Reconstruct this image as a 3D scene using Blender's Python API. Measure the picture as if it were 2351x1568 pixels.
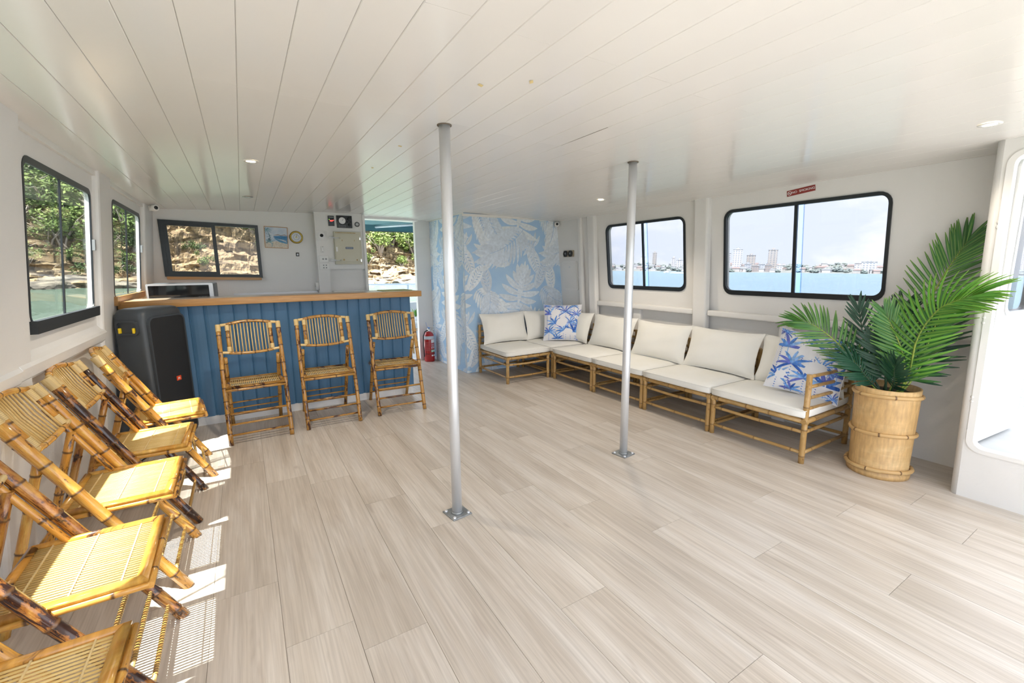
import bpy, bmesh, math, random
from mathutils import Vector, Matrix, geometry
for o in list(bpy.data.objects): bpy.data.objects.remove(o)
sc = bpy.context.scene
COL = sc.collection
R = math.radians
rnd = random.Random(7)

# ------------------------------------------------------------------ camera
cam_d = bpy.data.cameras.new('camera'); cam = bpy.data.objects.new('camera', cam_d); COL.objects.link(cam)
yaw, pit, rol = R(31.23), R(9.54), R(-0.59)
fw = Vector((math.sin(yaw)*math.cos(pit), math.cos(yaw)*math.cos(pit), -math.sin(pit)))
rt = Vector((math.cos(yaw), -math.sin(yaw), 0)); up = rt.cross(fw)
rr = rt*math.cos(rol) + up*math.sin(rol); uu = -rt*math.sin(rol) + up*math.cos(rol)
cam.matrix_world = Matrix(((rr.x, uu.x, -fw.x, 0), (rr.y, uu.y, -fw.y, 0), (rr.z, uu.z, -fw.z, 1.4), (0, 0, 0, 1)))
cam_d.sensor_width = 36; cam_d.lens = 1008.8/2351*36
cam_d.clip_start = .03; cam_d.clip_end = 6000
sc.camera = cam

# ------------------------------------------------------------------ world, sun, exposure
sc.view_settings.view_transform = 'Standard'; sc.view_settings.look = 'None'
sc.view_settings.gamma = 1; sc.view_settings.use_curve_mapping = False
sc.view_settings.exposure = 1.02
W = bpy.data.worlds.new('sky'); sc.world = W; W.use_nodes = True
nt = W.node_tree; nt.nodes.clear()
def N(t, typ, **kw):
    n = t.nodes.new(typ)
    for k, v in kw.items():
        if k.startswith('i_'):
            n.inputs[k[2:].replace('_', ' ')].default_value = v
        else: setattr(n, k, v)
    return n
tc = N(nt, 'ShaderNodeTexCoord'); mp = N(nt, 'ShaderNodeMapping'); mp.inputs['Scale'].default_value = (1, 1, 2.6)
nz = N(nt, 'ShaderNodeTexNoise', i_Scale=3.2, i_Detail=7, i_Roughness=.6)
cr = N(nt, 'ShaderNodeValToRGB'); cr.color_ramp.elements[0].position = .44; cr.color_ramp.elements[1].position = .66
mx = N(nt, 'ShaderNodeMix', data_type='RGBA')
mx.inputs['A'].default_value = (.78, .855, 1.0, 1); mx.inputs['B'].default_value = (1.12, 1.12, 1.12, 1)
bg = N(nt, 'ShaderNodeBackground', i_Strength=1.5); wo = N(nt, 'ShaderNodeOutputWorld')
nt.links.new(tc.outputs['Generated'], mp.inputs['Vector']); nt.links.new(mp.outputs['Vector'], nz.inputs['Vector'])
nt.links.new(nz.outputs['Fac'], cr.inputs['Fac']); nt.links.new(cr.outputs['Color'], mx.inputs['Factor'])
nt.links.new(mx.outputs['Result'], bg.inputs['Color']); nt.links.new(bg.outputs[0], wo.inputs[0])
sun_d = bpy.data.lights.new('sun', 'SUN'); sun_d.energy = 15.0; sun_d.angle = R(.55); sun_d.color = (1, .97, .925)
sun = bpy.data.objects.new('sun', sun_d); COL.objects.link(sun); sun.location = (-12, 4, 38)
sun.rotation_euler = Vector((.328, .20, -1)).to_track_quat('-Z', 'Y').to_euler()

# ------------------------------------------------------------------ mesh helpers
class MB:
    def __init__(s): s.v = []; s.f = []; s.uv = []; s.c = []; s.m = []; s.sm = []
    def add(s, vs, fs, uvs=None, cs=None, smooth=False, mi=0):
        b = len(s.v); s.v += [tuple(p) for p in vs]
        s.uv += uvs if uvs else [(p[0], p[1]) for p in vs]
        s.c += cs if cs else [(0, 0, 0)]*len(vs)
        for f in fs: s.f.append([b+i for i in f]); s.m.append(mi); s.sm.append(smooth)
        return s
    def box(s, a, b, mi=0, bev=0):
        x0, y0, z0 = a; x1, y1, z1 = b
        if bev <= 0:
            vs = [(x, y, z) for z in (z0, z1) for y in (y0, y1) for x in (x0, x1)]
            return s.add(vs, [(0, 2, 3, 1), (4, 5, 7, 6), (0, 1, 5, 4), (2, 6, 7, 3), (0, 4, 6, 2), (1, 3, 7, 5)], mi=mi)
        bm = bmesh.new(); bmesh.ops.create_cube(bm, size=1)
        for v in bm.verts: v.co = Vector(((x0+x1)/2+v.co.x*(x1-x0), (y0+y1)/2+v.co.y*(y1-y0), (z0+z1)/2+v.co.z*(z1-z0)))
        bmesh.ops.bevel(bm, geom=bm.edges[:], offset=bev, segments=3, profile=.5, affect='EDGES')
        bm.verts.index_update()
        s.add([v.co[:] for v in bm.verts], [[v.index for v in f.verts] for f in bm.faces], smooth=True, mi=mi); bm.free(); return s
    def tube(s, pts, rad, n=8, mi=0, cap=True, cols=None, smooth=True, flat=None):
        pts = [Vector(p) for p in pts]
        if not hasattr(rad, '__len__'): rad = [rad]*len(pts)
        L = 0; vs = []; uvs = []; cs = []; nrm = None
        for i, p in enumerate(pts):
            t = (pts[min(i+1, len(pts)-1)]-pts[max(i-1, 0)])
            if t.length < 1e-9: t = Vector((0, 0, 1))
            t.normalize()
            if nrm is None:
                nrm = t.orthogonal().normalized() if abs(t.z) > .9 else Vector((0, 0, 1)).cross(t).normalized()
            nrm = (nrm-t*nrm.dot(t)).normalized(); bi = t.cross(nrm)
            if i: L += (p-pts[i-1]).length
            for k in range(n):
                a = 2*math.pi*k/n
                vs.append(p+(nrm*math.cos(a)+bi*math.sin(a)*(flat or 1))*rad[i]); uvs.append((L, k/n))
                cs.append(cols[i] if cols else (0, 0, 0))
        fs = [(i*n+k, i*n+(k+1) % n, (i+1)*n+(k+1) % n, (i+1)*n+k) for i in range(len(pts)-1) for k in range(n)]
        s.add(vs, fs, uvs, cs, smooth, mi)
        if cap:
            b = len(s.v)-n*len(pts)
            for j, rev in ((0, True), (len(pts)-1, False)):
                f = [b+j*n+k for k in range(n)]; s.f.append(f[::-1] if rev else f); s.m.append(mi); s.sm.append(False)
        return s
    def bam(s, pts, r, step=.13, n=9, off=.03, seed=0, mi=0):
        """bamboo culm: swollen node rings every `step`, colour.r marks them"""
        rg = random.Random(seed); pts = [Vector(p) for p in pts]
        cum = [0]
        for a, b in zip(pts, pts[1:]): cum.append(cum[-1]+(b-a).length)
        T = cum[-1]; st = [(c, 1, 0) for c in cum]
        d = off+rg.random()*step*.5
        while d < T-.015:
            st += [(d-.007, 1, 0), (d-.0015, 1.10, 1), (d+.0025, 1.07, .9), (d+.009, .99, 0)]; d += step*rg.uniform(.8, 1.25)
        st = sorted(q for q in st if 0 <= q[0] <= T)
        P = []; rr_ = []; cc = []; g = rg.random()
        for t, k, m in st:
            i = 0
            while i < len(cum)-2 and cum[i+1] < t: i += 1
            q = pts[i].lerp(pts[i+1], (t-cum[i])/max(1e-9, cum[i+1]-cum[i]))
            if P and (q-P[-1]).length < 1e-4: continue
            P.append(q); rr_.append(r*k*rg.uniform(.985, 1.015)); cc.append((m, g, 0))
        return s.tube(P, rr_, n, mi, cols=cc)
    def coil(s, pts, r, pitch=.006, n=9, mi=0):
        """closely wound cane binding"""
        pts = [Vector(p) for p in pts]; cum = [0]
        for a, b in zip(pts, pts[1:]): cum.append(cum[-1]+(b-a).length)
        k = max(3, int(cum[-1]/pitch)*2); P = []; rd = []; cc = []
        for j in range(k+1):
            t = cum[-1]*j/k; i = 0
            while i < len(cum)-2 and cum[i+1] < t: i += 1
            P.append(pts[i].lerp(pts[i+1], (t-cum[i])/max(1e-9, cum[i+1]-cum[i]))); rd.append(r*(1 if j % 2 else .93)); cc.append((0 if j % 2 else 1, 0, 0))
        return s.tube(P, rd, n, mi, cols=cc)
    def lathe(s, prof, n=24, mi=0, ctr=(0, 0, 0), axis='z', smooth=True):
        vs = []; uvs = []
        for (r, z) in prof:
            for k in range(n):
                a = 2*math.pi*k/n; p = (r*math.cos(a), r*math.sin(a), z)
                if axis == 'y': p = (p[0], -z, p[1])
                if axis == 'x': p = (z, p[0], p[1])
                vs.append((ctr[0]+p[0], ctr[1]+p[1], ctr[2]+p[2])); uvs.append((z, k/n))
        fs = [(i*n+k, i*n+(k+1) % n, (i+1)*n+(k+1) % n, (i+1)*n+k) for i in range(len(prof)-1) for k in range(n)]
        s.add(vs, fs, uvs, None, smooth, mi)
        return s
    def prism(s, poly, z0, z1, fn=lambda x, y, z: (x, y, z), mi=0, holes=()):
        """extrude a 2D polygon (with holes); fn maps (x,y,z) into place"""
        loops = [list(poly)]+[list(h) for h in holes]
        flat = [p for l in loops for p in l]; n = len(flat)
        tri = geometry.tessellate_polygon([[Vector((p[0], p[1], 0)) for p in l] for l in loops])
        vs = [fn(p[0], p[1], z0) for p in flat]+[fn(p[0], p[1], z1) for p in flat]
        fs = []
        for t in tri: fs += [tuple(t), tuple(i+n for i in t[::-1])]
        b = 0
        for l in loops:
            m = len(l)
            for i in range(m): j = (i+1) % m; fs.append((b+i, b+j, b+j+n, b+i+n))
            b += m
        return s.add(vs, fs, [(p[0], p[1]) for p in flat]*2, mi=mi)
    def strip(s, ctr, wid, fn, col=(0, 0, 0), mi=0):
        """flat ribbon through 2D points with half widths, mapped by fn(u,v)"""
        n = len(ctr); L = []; Q = []
        for i, (x, y) in enumerate(ctr):
            a = ctr[max(i-1, 0)]; b = ctr[min(i+1, n-1)]; dx, dy = b[0]-a[0], b[1]-a[1]; l = math.hypot(dx, dy) or 1
            nx, ny = -dy/l*wid[i], dx/l*wid[i]; L += [fn(x+nx, y+ny), fn(x-nx, y-ny)]; Q += [(i/(n-1), 1), (i/(n-1), 0)]
        return s.add(L, [(2*i, 2*i+1, 2*i+3, 2*i+2) for i in range(n-1)], Q, [col]*len(L), mi=mi)
    def mesh(s, name, mats):
        me = bpy.data.meshes.new(name); me.from_pydata(s.v, [], s.f)
        if not isinstance(mats, (list, tuple)): mats = [mats]
        for m in mats: me.materials.append(m)
        me.polygons.foreach_set('material_index', s.m); me.polygons.foreach_set('use_smooth', s.sm)
        uv = me.uv_layers.new(name='UVMap'); li = [0]*len(me.loops); me.loops.foreach_get('vertex_index', li)
        uv.data.foreach_set('uv', [c for i in li for c in s.uv[i]])
        ca = me.color_attributes.new('Col', 'FLOAT_COLOR', 'POINT'); ca.data.foreach_set('color', [c for q in s.c for c in (*q, 1)])
        me.update()
        bm = bmesh.new(); bm.from_mesh(me); bmesh.ops.recalc_face_normals(bm, faces=bm.faces); bm.to_mesh(me); bm.free()
        return me
    def build(s, name, mats, parent=None, loc=(0, 0, 0), rot=(0, 0, 0), **kw): return put(name, s.mesh(name, mats), parent, loc, rot, **kw)

def put(name, me, parent=None, loc=(0, 0, 0), rot=(0, 0, 0), label=None, cat=None, group=None, kind=None, mw=None):
    o = bpy.data.objects.new(name, me); COL.objects.link(o)
    if parent is not None: o.parent = parent
    if mw is not None: o.matrix_local = mw
    else: o.location = loc; o.rotation_euler = rot
    if label: o['label'] = label
    if cat: o['category'] = cat
    if group: o['group'] = group
    if kind: o['kind'] = kind
    return o
def thing(name, label, cat, loc=(0, 0, 0), rot=(0, 0, 0), group=None, kind=None):
    o = put(name, None, None, loc, rot, label, cat, group, kind); o.empty_display_size = .05; return o
def copy_tree(o, parent=None):
    c = o.copy(); COL.objects.link(c); c.parent = parent
    for ch in o.children: copy_tree(ch, c)
    return c
def text_mesh(txt, size, mat, ext=.0006):
    cu = bpy.data.curves.new('lettering', 'FONT'); cu.body = txt; cu.size = size; cu.extrude = ext; cu.align_x = 'CENTER'; cu.align_y = 'CENTER'; cu.resolution_u = 3
    ob = bpy.data.objects.new('tmp', cu); COL.objects.link(ob); dg = bpy.context.evaluated_depsgraph_get()
    me = bpy.data.meshes.new_from_object(ob.evaluated_get(dg)); bpy.data.objects.remove(ob); bpy.data.curves.remove(cu)
    me.materials.clear(); me.materials.append(mat); return me
def rrect(x0, y0, x1, y1, r, n=5):
    P = []
    for cx, cy, a in ((x1-r, y0+r, -90), (x1-r, y1-r, 0), (x0+r, y1-r, 90), (x0+r, y0+r, 180)):
        for k in range(n+1): t = R(a+90*k/n); P.append((cx+r*math.cos(t), cy+r*math.sin(t)))
    return P

# ------------------------------------------------------------------ materials
def mat(name, col, rough=.5, metal=0, spec=.5, coat=0, var=None, vscale=8, vcoord='Object', bump=0, bscale=120, stretch=(1, 1, 1), emit=None, alpha=None):
    m = bpy.data.materials.new(name); m.use_nodes = True; t = m.node_tree; p = t.nodes['Principled BSDF']
    p.inputs['Base Color'].default_value = (*col, 1); p.inputs['Roughness'].default_value = rough
    p.inputs['Metallic'].default_value = metal; p.inputs['Specular IOR Level'].default_value = spec; p.inputs['Coat Weight'].default_value = coat
    if emit: p.inputs['Emission Color'].default_value = (*emit[0], 1); p.inputs['Emission Strength'].default_value = emit[1]
    if var or bump:
        c = N(t, 'ShaderNodeTexCoord'); q = N(t, 'ShaderNodeMapping'); q.inputs['Scale'].default_value = stretch; t.links.new(c.outputs[vcoord], q.inputs[0])
    if var:
        n = N(t, 'ShaderNodeTexNoise', i_Scale=vscale, i_Detail=5); x = N(t, 'ShaderNodeMix', data_type='RGBA')
        rp = N(t, 'ShaderNodeValToRGB'); rp.color_ramp.elements[0].position = .35; rp.color_ramp.elements[1].position = .65
        x.inputs['A'].default_value = (*col, 1); x.inputs['B'].default_value = (*var, 1)
        t.links.new(q.outputs[0], n.inputs['Vector']); t.links.new(n.outputs['Fac'], rp.inputs[0]); t.links.new(rp.outputs[0], x.inputs['Factor']); t.links.new(x.outputs['Result'], p.inputs['Base Color'])
    if bump:
        n2 = N(t, 'ShaderNodeTexNoise', i_Scale=bscale, i_Detail=3); b = N(t, 'ShaderNodeBump', i_Strength=bump, i_Distance=.004)
        t.links.new(q.outputs[0], n2.inputs['Vector']); t.links.new(n2.outputs['Fac'], b.inputs['Height']); t.links.new(b.outputs[0], p.inputs['Normal'])
    return m
def ramp(t, stops):
    r = N(t, 'ShaderNodeValToRGB'); e = r.color_ramp.elements
    while len(e) < len(stops): e.new(.5)
    for k, (pos, c) in enumerate(stops): e[k].position = pos; e[k].color = (*c, 1)
    return r
def bamboo_mat(name, pale, mid, dark, dark_at=.60, rough=.22, node=(.10, .045, .015), coat=.4):
    m = bpy.data.materials.new(name); m.use_nodes = True; t = m.node_tree; p = t.nodes['Principled BSDF']; lk = t.links.new
    uv = N(t, 'ShaderNodeUVMap', uv_map='UVMap'); oi = N(t, 'ShaderNodeObjectInfo')
    mp = N(t, 'ShaderNodeMapping'); mp.inputs['Scale'].default_value = (7, 2.2, 1)
    cb = N(t, 'ShaderNodeCombineXYZ'); ml = N(t, 'ShaderNodeMath', operation='MULTIPLY'); ml.inputs[1].default_value = 60
    lk(oi.outputs['Random'], ml.inputs[0]); lk(ml.outputs[0], cb.inputs[0]); lk(ml.outputs[0], cb.inputs[2]); lk(uv.outputs[0], mp.inputs['Vector']); lk(cb.outputs[0], mp.inputs['Location'])
    n1 = N(t, 'ShaderNodeTexNoise', i_Scale=1.6, i_Detail=5, i_Roughness=.65); lk(mp.outputs[0], n1.inputs['Vector'])
    sh = N(t, 'ShaderNodeMath', operation='MULTIPLY_ADD'); sh.inputs[1].default_value = .16; sh.inputs[2].default_value = -.08; lk(oi.outputs['Random'], sh.inputs[0])
    ad = N(t, 'ShaderNodeMath', operation='ADD'); lk(n1.outputs['Fac'], ad.inputs[0]); lk(sh.outputs[0], ad.inputs[1])
    r1 = ramp(t, [(.34, pale), (.50, mid), (dark_at, mid), (dark_at+.06, dark)]); lk(ad.outputs[0], r1.inputs[0])
    m2 = N(t, 'ShaderNodeMapping'); m2.inputs['Scale'].default_value = (12, 55, 1); lk(uv.outputs[0], m2.inputs[0])
    n2 = N(t, 'ShaderNodeTexNoise', i_Scale=1, i_Detail=3); lk(m2.outputs[0], n2.inputs['Vector'])
    r2 = ramp(t, [(.3, (.78, .78, .78)), (.7, (1.1, 1.1, 1.1))]); lk(n2.outputs['Fac'], r2.inputs[0])
    x = N(t, 'ShaderNodeMix', data_type='RGBA', blend_type='MULTIPLY'); x.inputs['Factor'].default_value = 1; lk(r1.outputs[0], x.inputs['A']); lk(r2.outputs[0], x.inputs['B'])
    at = N(t, 'ShaderNodeAttribute', attribute_name='Col'); sp = N(t, 'ShaderNodeSeparateColor'); lk(at.outputs['Color'], sp.inputs[0])
    y = N(t, 'ShaderNodeMix', data_type='RGBA'); y.inputs['B'].default_value = (*node, 1); lk(sp.outputs[0], y.inputs['Factor']); lk(x.outputs['Result'], y.inputs['A'])
    lk(y.outputs['Result'], p.inputs['Base Color']); p.inputs['Roughness'].default_value = rough; p.inputs['Coat Weight'].default_value = coat; p.inputs['Coat Roughness'].default_value = .12
    b = N(t, 'ShaderNodeBump', i_Strength=.15, i_Distance=.001); lk(n2.outputs['Fac'], b.inputs['Height']); lk(b.outputs[0], p.inputs['Normal'])
    return m
def glass_mat(name, tint, refl=.08):
    m = bpy.data.materials.new(name); m.use_nodes = True; t = m.node_tree; t.nodes.clear()
    tr = N(t, 'ShaderNodeBsdfTransparent'); tr.inputs[0].default_value = (*tint, 1)
    gl = N(t, 'ShaderNodeBsdfGlossy'); gl.inputs['Roughness'].default_value = .02
    fr = N(t, 'ShaderNodeFresnel', i_IOR=1.35); mu = N(t, 'ShaderNodeMath', operation='MULTIPLY'); mu.inputs[1].default_value = refl/.03
    cl = N(t, 'ShaderNodeMath', operation='MINIMUM'); cl.inputs[1].default_value = .26
    x = N(t, 'ShaderNodeMixShader'); o = N(t, 'ShaderNodeOutputMaterial')
    t.links.new(fr.outputs[0], mu.inputs[0]); t.links.new(mu.outputs[0], cl.inputs[0]); t.links.new(cl.outputs[0], x.inputs[0]); t.links.new(tr.outputs[0], x.inputs[1]); t.links.new(gl.outputs[0], x.inputs[2]); t.links.new(x.outputs[0], o.inputs[0])
    return m
def wood_plank_mat():
    m = bpy.data.materials.new('vinyl_oak'); m.use_nodes = True; t = m.node_tree; p = t.nodes['Principled BSDF']; lk = t.links.new
    tc = N(t, 'ShaderNodeTexCoord'); oi = N(t, 'ShaderNodeObjectInfo'); ml = N(t, 'ShaderNodeMath', operation='MULTIPLY'); ml.inputs[1].default_value = 47; lk(oi.outputs['Random'], ml.inputs[0])
    ad = N(t, 'ShaderNodeVectorMath', operation='ADD'); lk(tc.outputs['Object'], ad.inputs[0]); lk(ml.outputs[0], ad.inputs[1])
    def noise(sx, sy, det, ro=.6):
        mp = N(t, 'ShaderNodeMapping'); mp.inputs['Scale'].default_value = (sx, sy, 1); lk(ad.outputs[0], mp.inputs[0])
        n = N(t, 'ShaderNodeTexNoise', i_Scale=1, i_Detail=det, i_Roughness=ro); n.inputs['Distortion'].default_value = .35; lk(mp.outputs[0], n.inputs['Vector']); return n.outputs['Fac']
    broad = noise(9, .9, 4); fine = noise(110, 2.2, 4); knots = noise(14, 3.0, 2)
    r1 = ramp(t, [(.30, (.50, .435, .365)), (.48, (.59, .525, .455)), (.66, (.67, .615, .555))]); lk(broad, r1.inputs[0])
    r2 = ramp(t, [(.3, (.84, .83, .82)), (.62, (1.06, 1.06, 1.06))]); lk(fine, r2.inputs[0])
    r3 = ramp(t, [(.66, (1, 1, 1)), (.78, (.80, .77, .75))]); lk(knots, r3.inputs[0])
    x = N(t, 'ShaderNodeMix', data_type='RGBA', blend_type='MULTIPLY'); x.inputs['Factor'].default_value = 1; lk(r1.outputs[0], x.inputs['A']); lk(r2.outputs[0], x.inputs['B'])
    y = N(t, 'ShaderNodeMix', data_type='RGBA', blend_type='MULTIPLY'); y.inputs['Factor'].default_value = 1; lk(x.outputs['Result'], y.inputs['A']); lk(r3.outputs[0], y.inputs['B'])
    hv = N(t, 'ShaderNodeHueSaturation'); mr = N(t, 'ShaderNodeMapRange', i_To_Min=.96, i_To_Max=1.04); lk(oi.outputs['Random'], mr.inputs[0]); lk(mr.outputs[0], hv.inputs['Value']); lk(y.outputs['Result'], hv.inputs['Color'])
    lk(hv.outputs[0], p.inputs['Base Color']); p.inputs['Roughness'].default_value = .36; p.inputs['Specular IOR Level'].default_value = .45
    b = N(t, 'ShaderNodeBump', i_Strength=.12, i_Distance=.001); lk(fine, b.inputs['Height']); lk(b.outputs[0], p.inputs['Normal'])
    return m
def print_mat(name, stroke=(60, 5), rough=.7, contrast=(.8, 1.08)):
    """printed ink: colour comes from the shape's own ink colour, with brush streaks"""
    m = bpy.data.materials.new(name); m.use_nodes = True; t = m.node_tree; p = t.nodes['Principled BSDF']; lk = t.links.new
    at = N(t, 'ShaderNodeAttribute', attribute_name='Col'); uv = N(t, 'ShaderNodeUVMap', uv_map='UVMap'); tc = N(t, 'ShaderNodeTexCoord')
    n = N(t, 'ShaderNodeTexNoise', i_Scale=stroke[0], i_Detail=4); lk(tc.outputs['Object'], n.inputs['Vector'])
    mr = N(t, 'ShaderNodeMapRange', i_From_Min=.3, i_From_Max=.7, i_To_Min=contrast[0], i_To_Max=contrast[1]); lk(n.outputs['Fac'], mr.inputs[0])
    x = N(t, 'ShaderNodeVectorMath', operation='SCALE'); lk(at.outputs['Color'], x.inputs[0]); lk(mr.outputs[0], x.inputs['Scale'])
    lk(x.outputs[0], p.inputs['Base Color']); p.inputs['Roughness'].default_value = rough; p.inputs['Specular IOR Level'].default_value = .2
    return m
M = {}
M['wall'] = mat('white_painted_wall', (.80, .79, .775), .42, bump=.25, bscale=60, var=(.775, .765, .745), vscale=2.5)
M['ceil'] = mat('white_gloss_ceiling', (.80, .78, .755), .17, spec=.5, bump=.02, bscale=25, var=(.78, .76, .735), vscale=1.5)
M['gap'] = mat('dark_joint', (.16, .13, .10), .8)
M['ceilgap'] = mat('ceiling_joint', (.60, .56, .51), .8)
M['plank'] = wood_plank_mat()
M['floorgap'] = mat('floor_joint', (.36, .32, .28), .8)
M['trimwhite'] = mat('white_gloss_trim', (.82, .81, .79), .35, bump=.1, bscale=40)
M['black'] = mat('black_frame', (.012, .016, .02), .35)
M['rubber'] = mat('black_rubber', (.02, .025, .03), .6)
M['glassL'] = glass_mat('tinted_glass', (.88, .90, .89), .04)
M['glassR'] = glass_mat('pale_glass', (.60, .60, .605), .02)
M['glassO'] = glass_mat('double_pane_glass', (.62, .72, .86), .05)
M['glassB'] = glass_mat('bar_window_glass', (.74, .73, .71), .03)
M['steel'] = mat('galvanised_steel', (.78, .80, .83), .42, metal=.6, var=(.70, .72, .75), vscale=5, stretch=(1, 1, .3))
M['plate'] = mat('steel_plate', (.36, .38, .39), .5, metal=.7, var=(.26, .28, .29), vscale=30)
M['blue'] = mat('blue_painted_board', (.068, .178, .325), .5, bump=.08, bscale=150, var=(.062, .163, .30), vscale=3)
M['oak'] = mat('golden_timber', (.56, .30, .10), .38, var=(.46, .23, .07), vscale=3, stretch=(2, 30, 30), bump=.05, coat=.2)
M['kick'] = mat('white_kickboard', (.84, .84, .83), .5, var=(.72, .73, .74), vscale=6)
M['chair'] = bamboo_mat('scorched_bamboo', (.76, .44, .095), (.64, .30, .05), (.075, .027, .012), .59)
M['chair_brown'] = bamboo_mat('brown_varnished_bamboo', (.58, .33, .085), (.44, .215, .042), (.07, .024, .010), .57)
M['spiral'] = bamboo_mat('spiral_cane', (.74, .49, .15), (.66, .40, .10), (.5, .27, .06), .8, rough=.35, node=(.14, .06, .015))
M['chair_dark'] = bamboo_mat('dark_scorched_bamboo', (.55, .28, .06), (.33, .12, .022), (.035, .012, .008), .50)
M['spindle'] = bamboo_mat('split_cane', (.80, .58, .25), (.72, .47, .16), (.36, .17, .04), .75, rough=.35, coat=.2)
M['slat'] = bamboo_mat('seat_slat_cane', (.84, .62, .26), (.76, .52, .18), (.45, .24, .06), .78, rough=.4, coat=.15)
M['cane'] = bamboo_mat('cane_binding', (.84, .66, .36), (.78, .58, .27), (.6, .4, .16), .8, rough=.5, node=(.58, .40, .16), coat=.1)
M['sofa'] = bamboo_mat('natural_bamboo', (.60, .40, .17), (.47, .28, .095), (.27, .14, .045), .66, rough=.38, node=(.22, .12, .04), coat=.15)
M['cushion'] = mat('cream_canvas', (.86, .85, .81), .85, spec=.2, bump=.25, bscale=9, var=(.84, .825, .77), vscale=4)
M['pillow'] = mat('white_pillow_cotton', (.80, .80, .84), .85, spec=.2, bump=.2, bscale=300)
M['ink'] = print_mat('blue_pillow_ink', (45, 5), .85, (.7, 1.25))
M['paper'] = mat('blue_wallpaper', (.40, .60, .84), .75, spec=.2, var=(.47, .66, .86), vscale=5)
M['leafprint'] = print_mat('pale_leaf_print', (28, 4), .75, (.88, 1.04))
M['pot'] = bamboo_mat('pale_bamboo_veneer', (.68, .47, .22), (.60, .38, .16), (.42, .24, .08), .74, rough=.5, coat=.05)
def palm_mat(name, edge, rib, rough=.4):
    m = bpy.data.materials.new(name); m.use_nodes = True; t = m.node_tree; p = t.nodes['Principled BSDF']; lk = t.links.new
    uv = N(t, 'ShaderNodeUVMap', uv_map='UVMap'); sx = N(t, 'ShaderNodeSeparateXYZ'); ab = N(t, 'ShaderNodeMath', operation='ABSOLUTE'); lk(uv.outputs[0], sx.inputs[0]); lk(sx.outputs[1], ab.inputs[0])
    mr = N(t, 'ShaderNodeMapRange', i_From_Min=.004, i_From_Max=.016); lk(ab.outputs[0], mr.inputs[0])
    oi = N(t, 'ShaderNodeObjectInfo'); mv = N(t, 'ShaderNodeMapRange', i_To_Min=.75, i_To_Max=1.3); lk(oi.outputs['Random'], mv.inputs[0])
    x = N(t, 'ShaderNodeMix', data_type='RGBA'); x.inputs['A'].default_value = (*rib, 1); x.inputs['B'].default_value = (*edge, 1); lk(mr.outputs[0], x.inputs['Factor'])
    sc_ = N(t, 'ShaderNodeVectorMath', operation='SCALE'); lk(x.outputs['Result'], sc_.inputs[0]); lk(mv.outputs[0], sc_.inputs['Scale']); lk(sc_.outputs[0], p.inputs['Base Color'])
    p.inputs['Roughness'].default_value = rough; p.inputs['Specular IOR Level'].default_value = .4; return m
M['frondL'] = palm_mat('bright_palm_leaf', (.075, .245, .028), (.22, .36, .05), .38)
M['frondM'] = palm_mat('mid_palm_leaf', (.038, .14, .028), (.15, .25, .045))
M['frondD'] = palm_mat('deep_palm_leaf', (.014, .058, .030), (.02, .075, .04), .42)
M['stem'] = mat('yellow_green_stem', (.30, .36, .06), .45, var=(.16, .26, .04), vscale=20)
M['stemD'] = mat('dark_green_stem', (.03, .07, .035), .45)
M['soil'] = mat('pot_filler', (.05, .035, .02), .9)
M['spk'] = mat('charcoal_plastic', (.05, .06, .072), .42, bump=.1, bscale=500, var=(.045, .052, .06), vscale=6)
M['grille'] = mat('black_grille_cloth', (.012, .013, .015), .6, bump=.6, bscale=900)
M['orange'] = mat('red_orange_badge', (.80, .075, .015), .4)
M['white'] = mat('plain_white', (.85, .85, .85), .4)
M['yellow'] = mat('yellow_clip', (.85, .60, .02), .4)
M['chrome'] = mat('chrome', (.8, .8, .8), .15, metal=1)
M['brass'] = mat('brass', (.42, .30, .06), .25, metal=.9, var=(.34, .24, .05), vscale=30)
M['dial'] = mat('dial_face', (.66, .70, .76), .35)
M['dark'] = mat('dark_plastic', (.02, .022, .024), .4)
M['cream'] = mat('aged_cream_enamel', (.62, .60, .49), .45, var=(.58, .55, .43), vscale=4)
M['rust'] = mat('rust_stain', (.36, .20, .06), .8, var=(.50, .40, .2), vscale=30)
M['socket'] = mat('white_socket_plastic', (.80, .80, .78), .35)
M['red'] = mat('red_enamel', (.42, .012, .015), .25, coat=.5)
M['green'] = mat('green_label', (.02, .30, .16), .5)
M['signred'] = mat('maroon_sign', (.27, .035, .03), .5)
M['blueink'] = mat('blue_label', (.03, .07, .16), .5)
M['ledred'] = mat('red_led', (1, .05, .05), .4, emit=((1, .05, .04), 1.5))
M['ledgreen'] = mat('green_led', (.3, .8, .1), .4, emit=((.4, .9, .1), 1.0))
M['microside'] = mat('brushed_steel', (.55, .55, .56), .35, metal=.8)
M['microdoor'] = mat('black_glass_door', (.006, .006, .007), .06)
M['grey'] = mat('grey_plastic', (.30, .31, .32), .5)
M['matgreen'] = mat('straw_mat', (.45, .46, .18), .6)
M['lampglow'] = mat('warm_lamp_lens', (1, .9, .7), .4, emit=((1, .80, .52), 9))
M['lampoff'] = mat('lamp_lens_unlit', (.8, .84, .9), .3)
M['awning'] = mat('teal_awning', (.085, .20, .23), .8)
M['railblue'] = mat('white_blue_rail', (.62, .70, .80), .35)
M['deckwhite'] = mat('white_deck_paint', (.52, .53, .53), .5, bump=.1, bscale=80, var=(.46, .47, .47), vscale=5)
M['leaf'] = mat('garden_leaf', (.10, .26, .03), .5)

def ceil_z(x): return 2.108-.060*((x-1.3)/2.6)**2
def wl(z): return -.993+.0974*z          # port wall leans inboard going up
def wr(z): return 4.17-.1*z              # starboard wall

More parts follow.
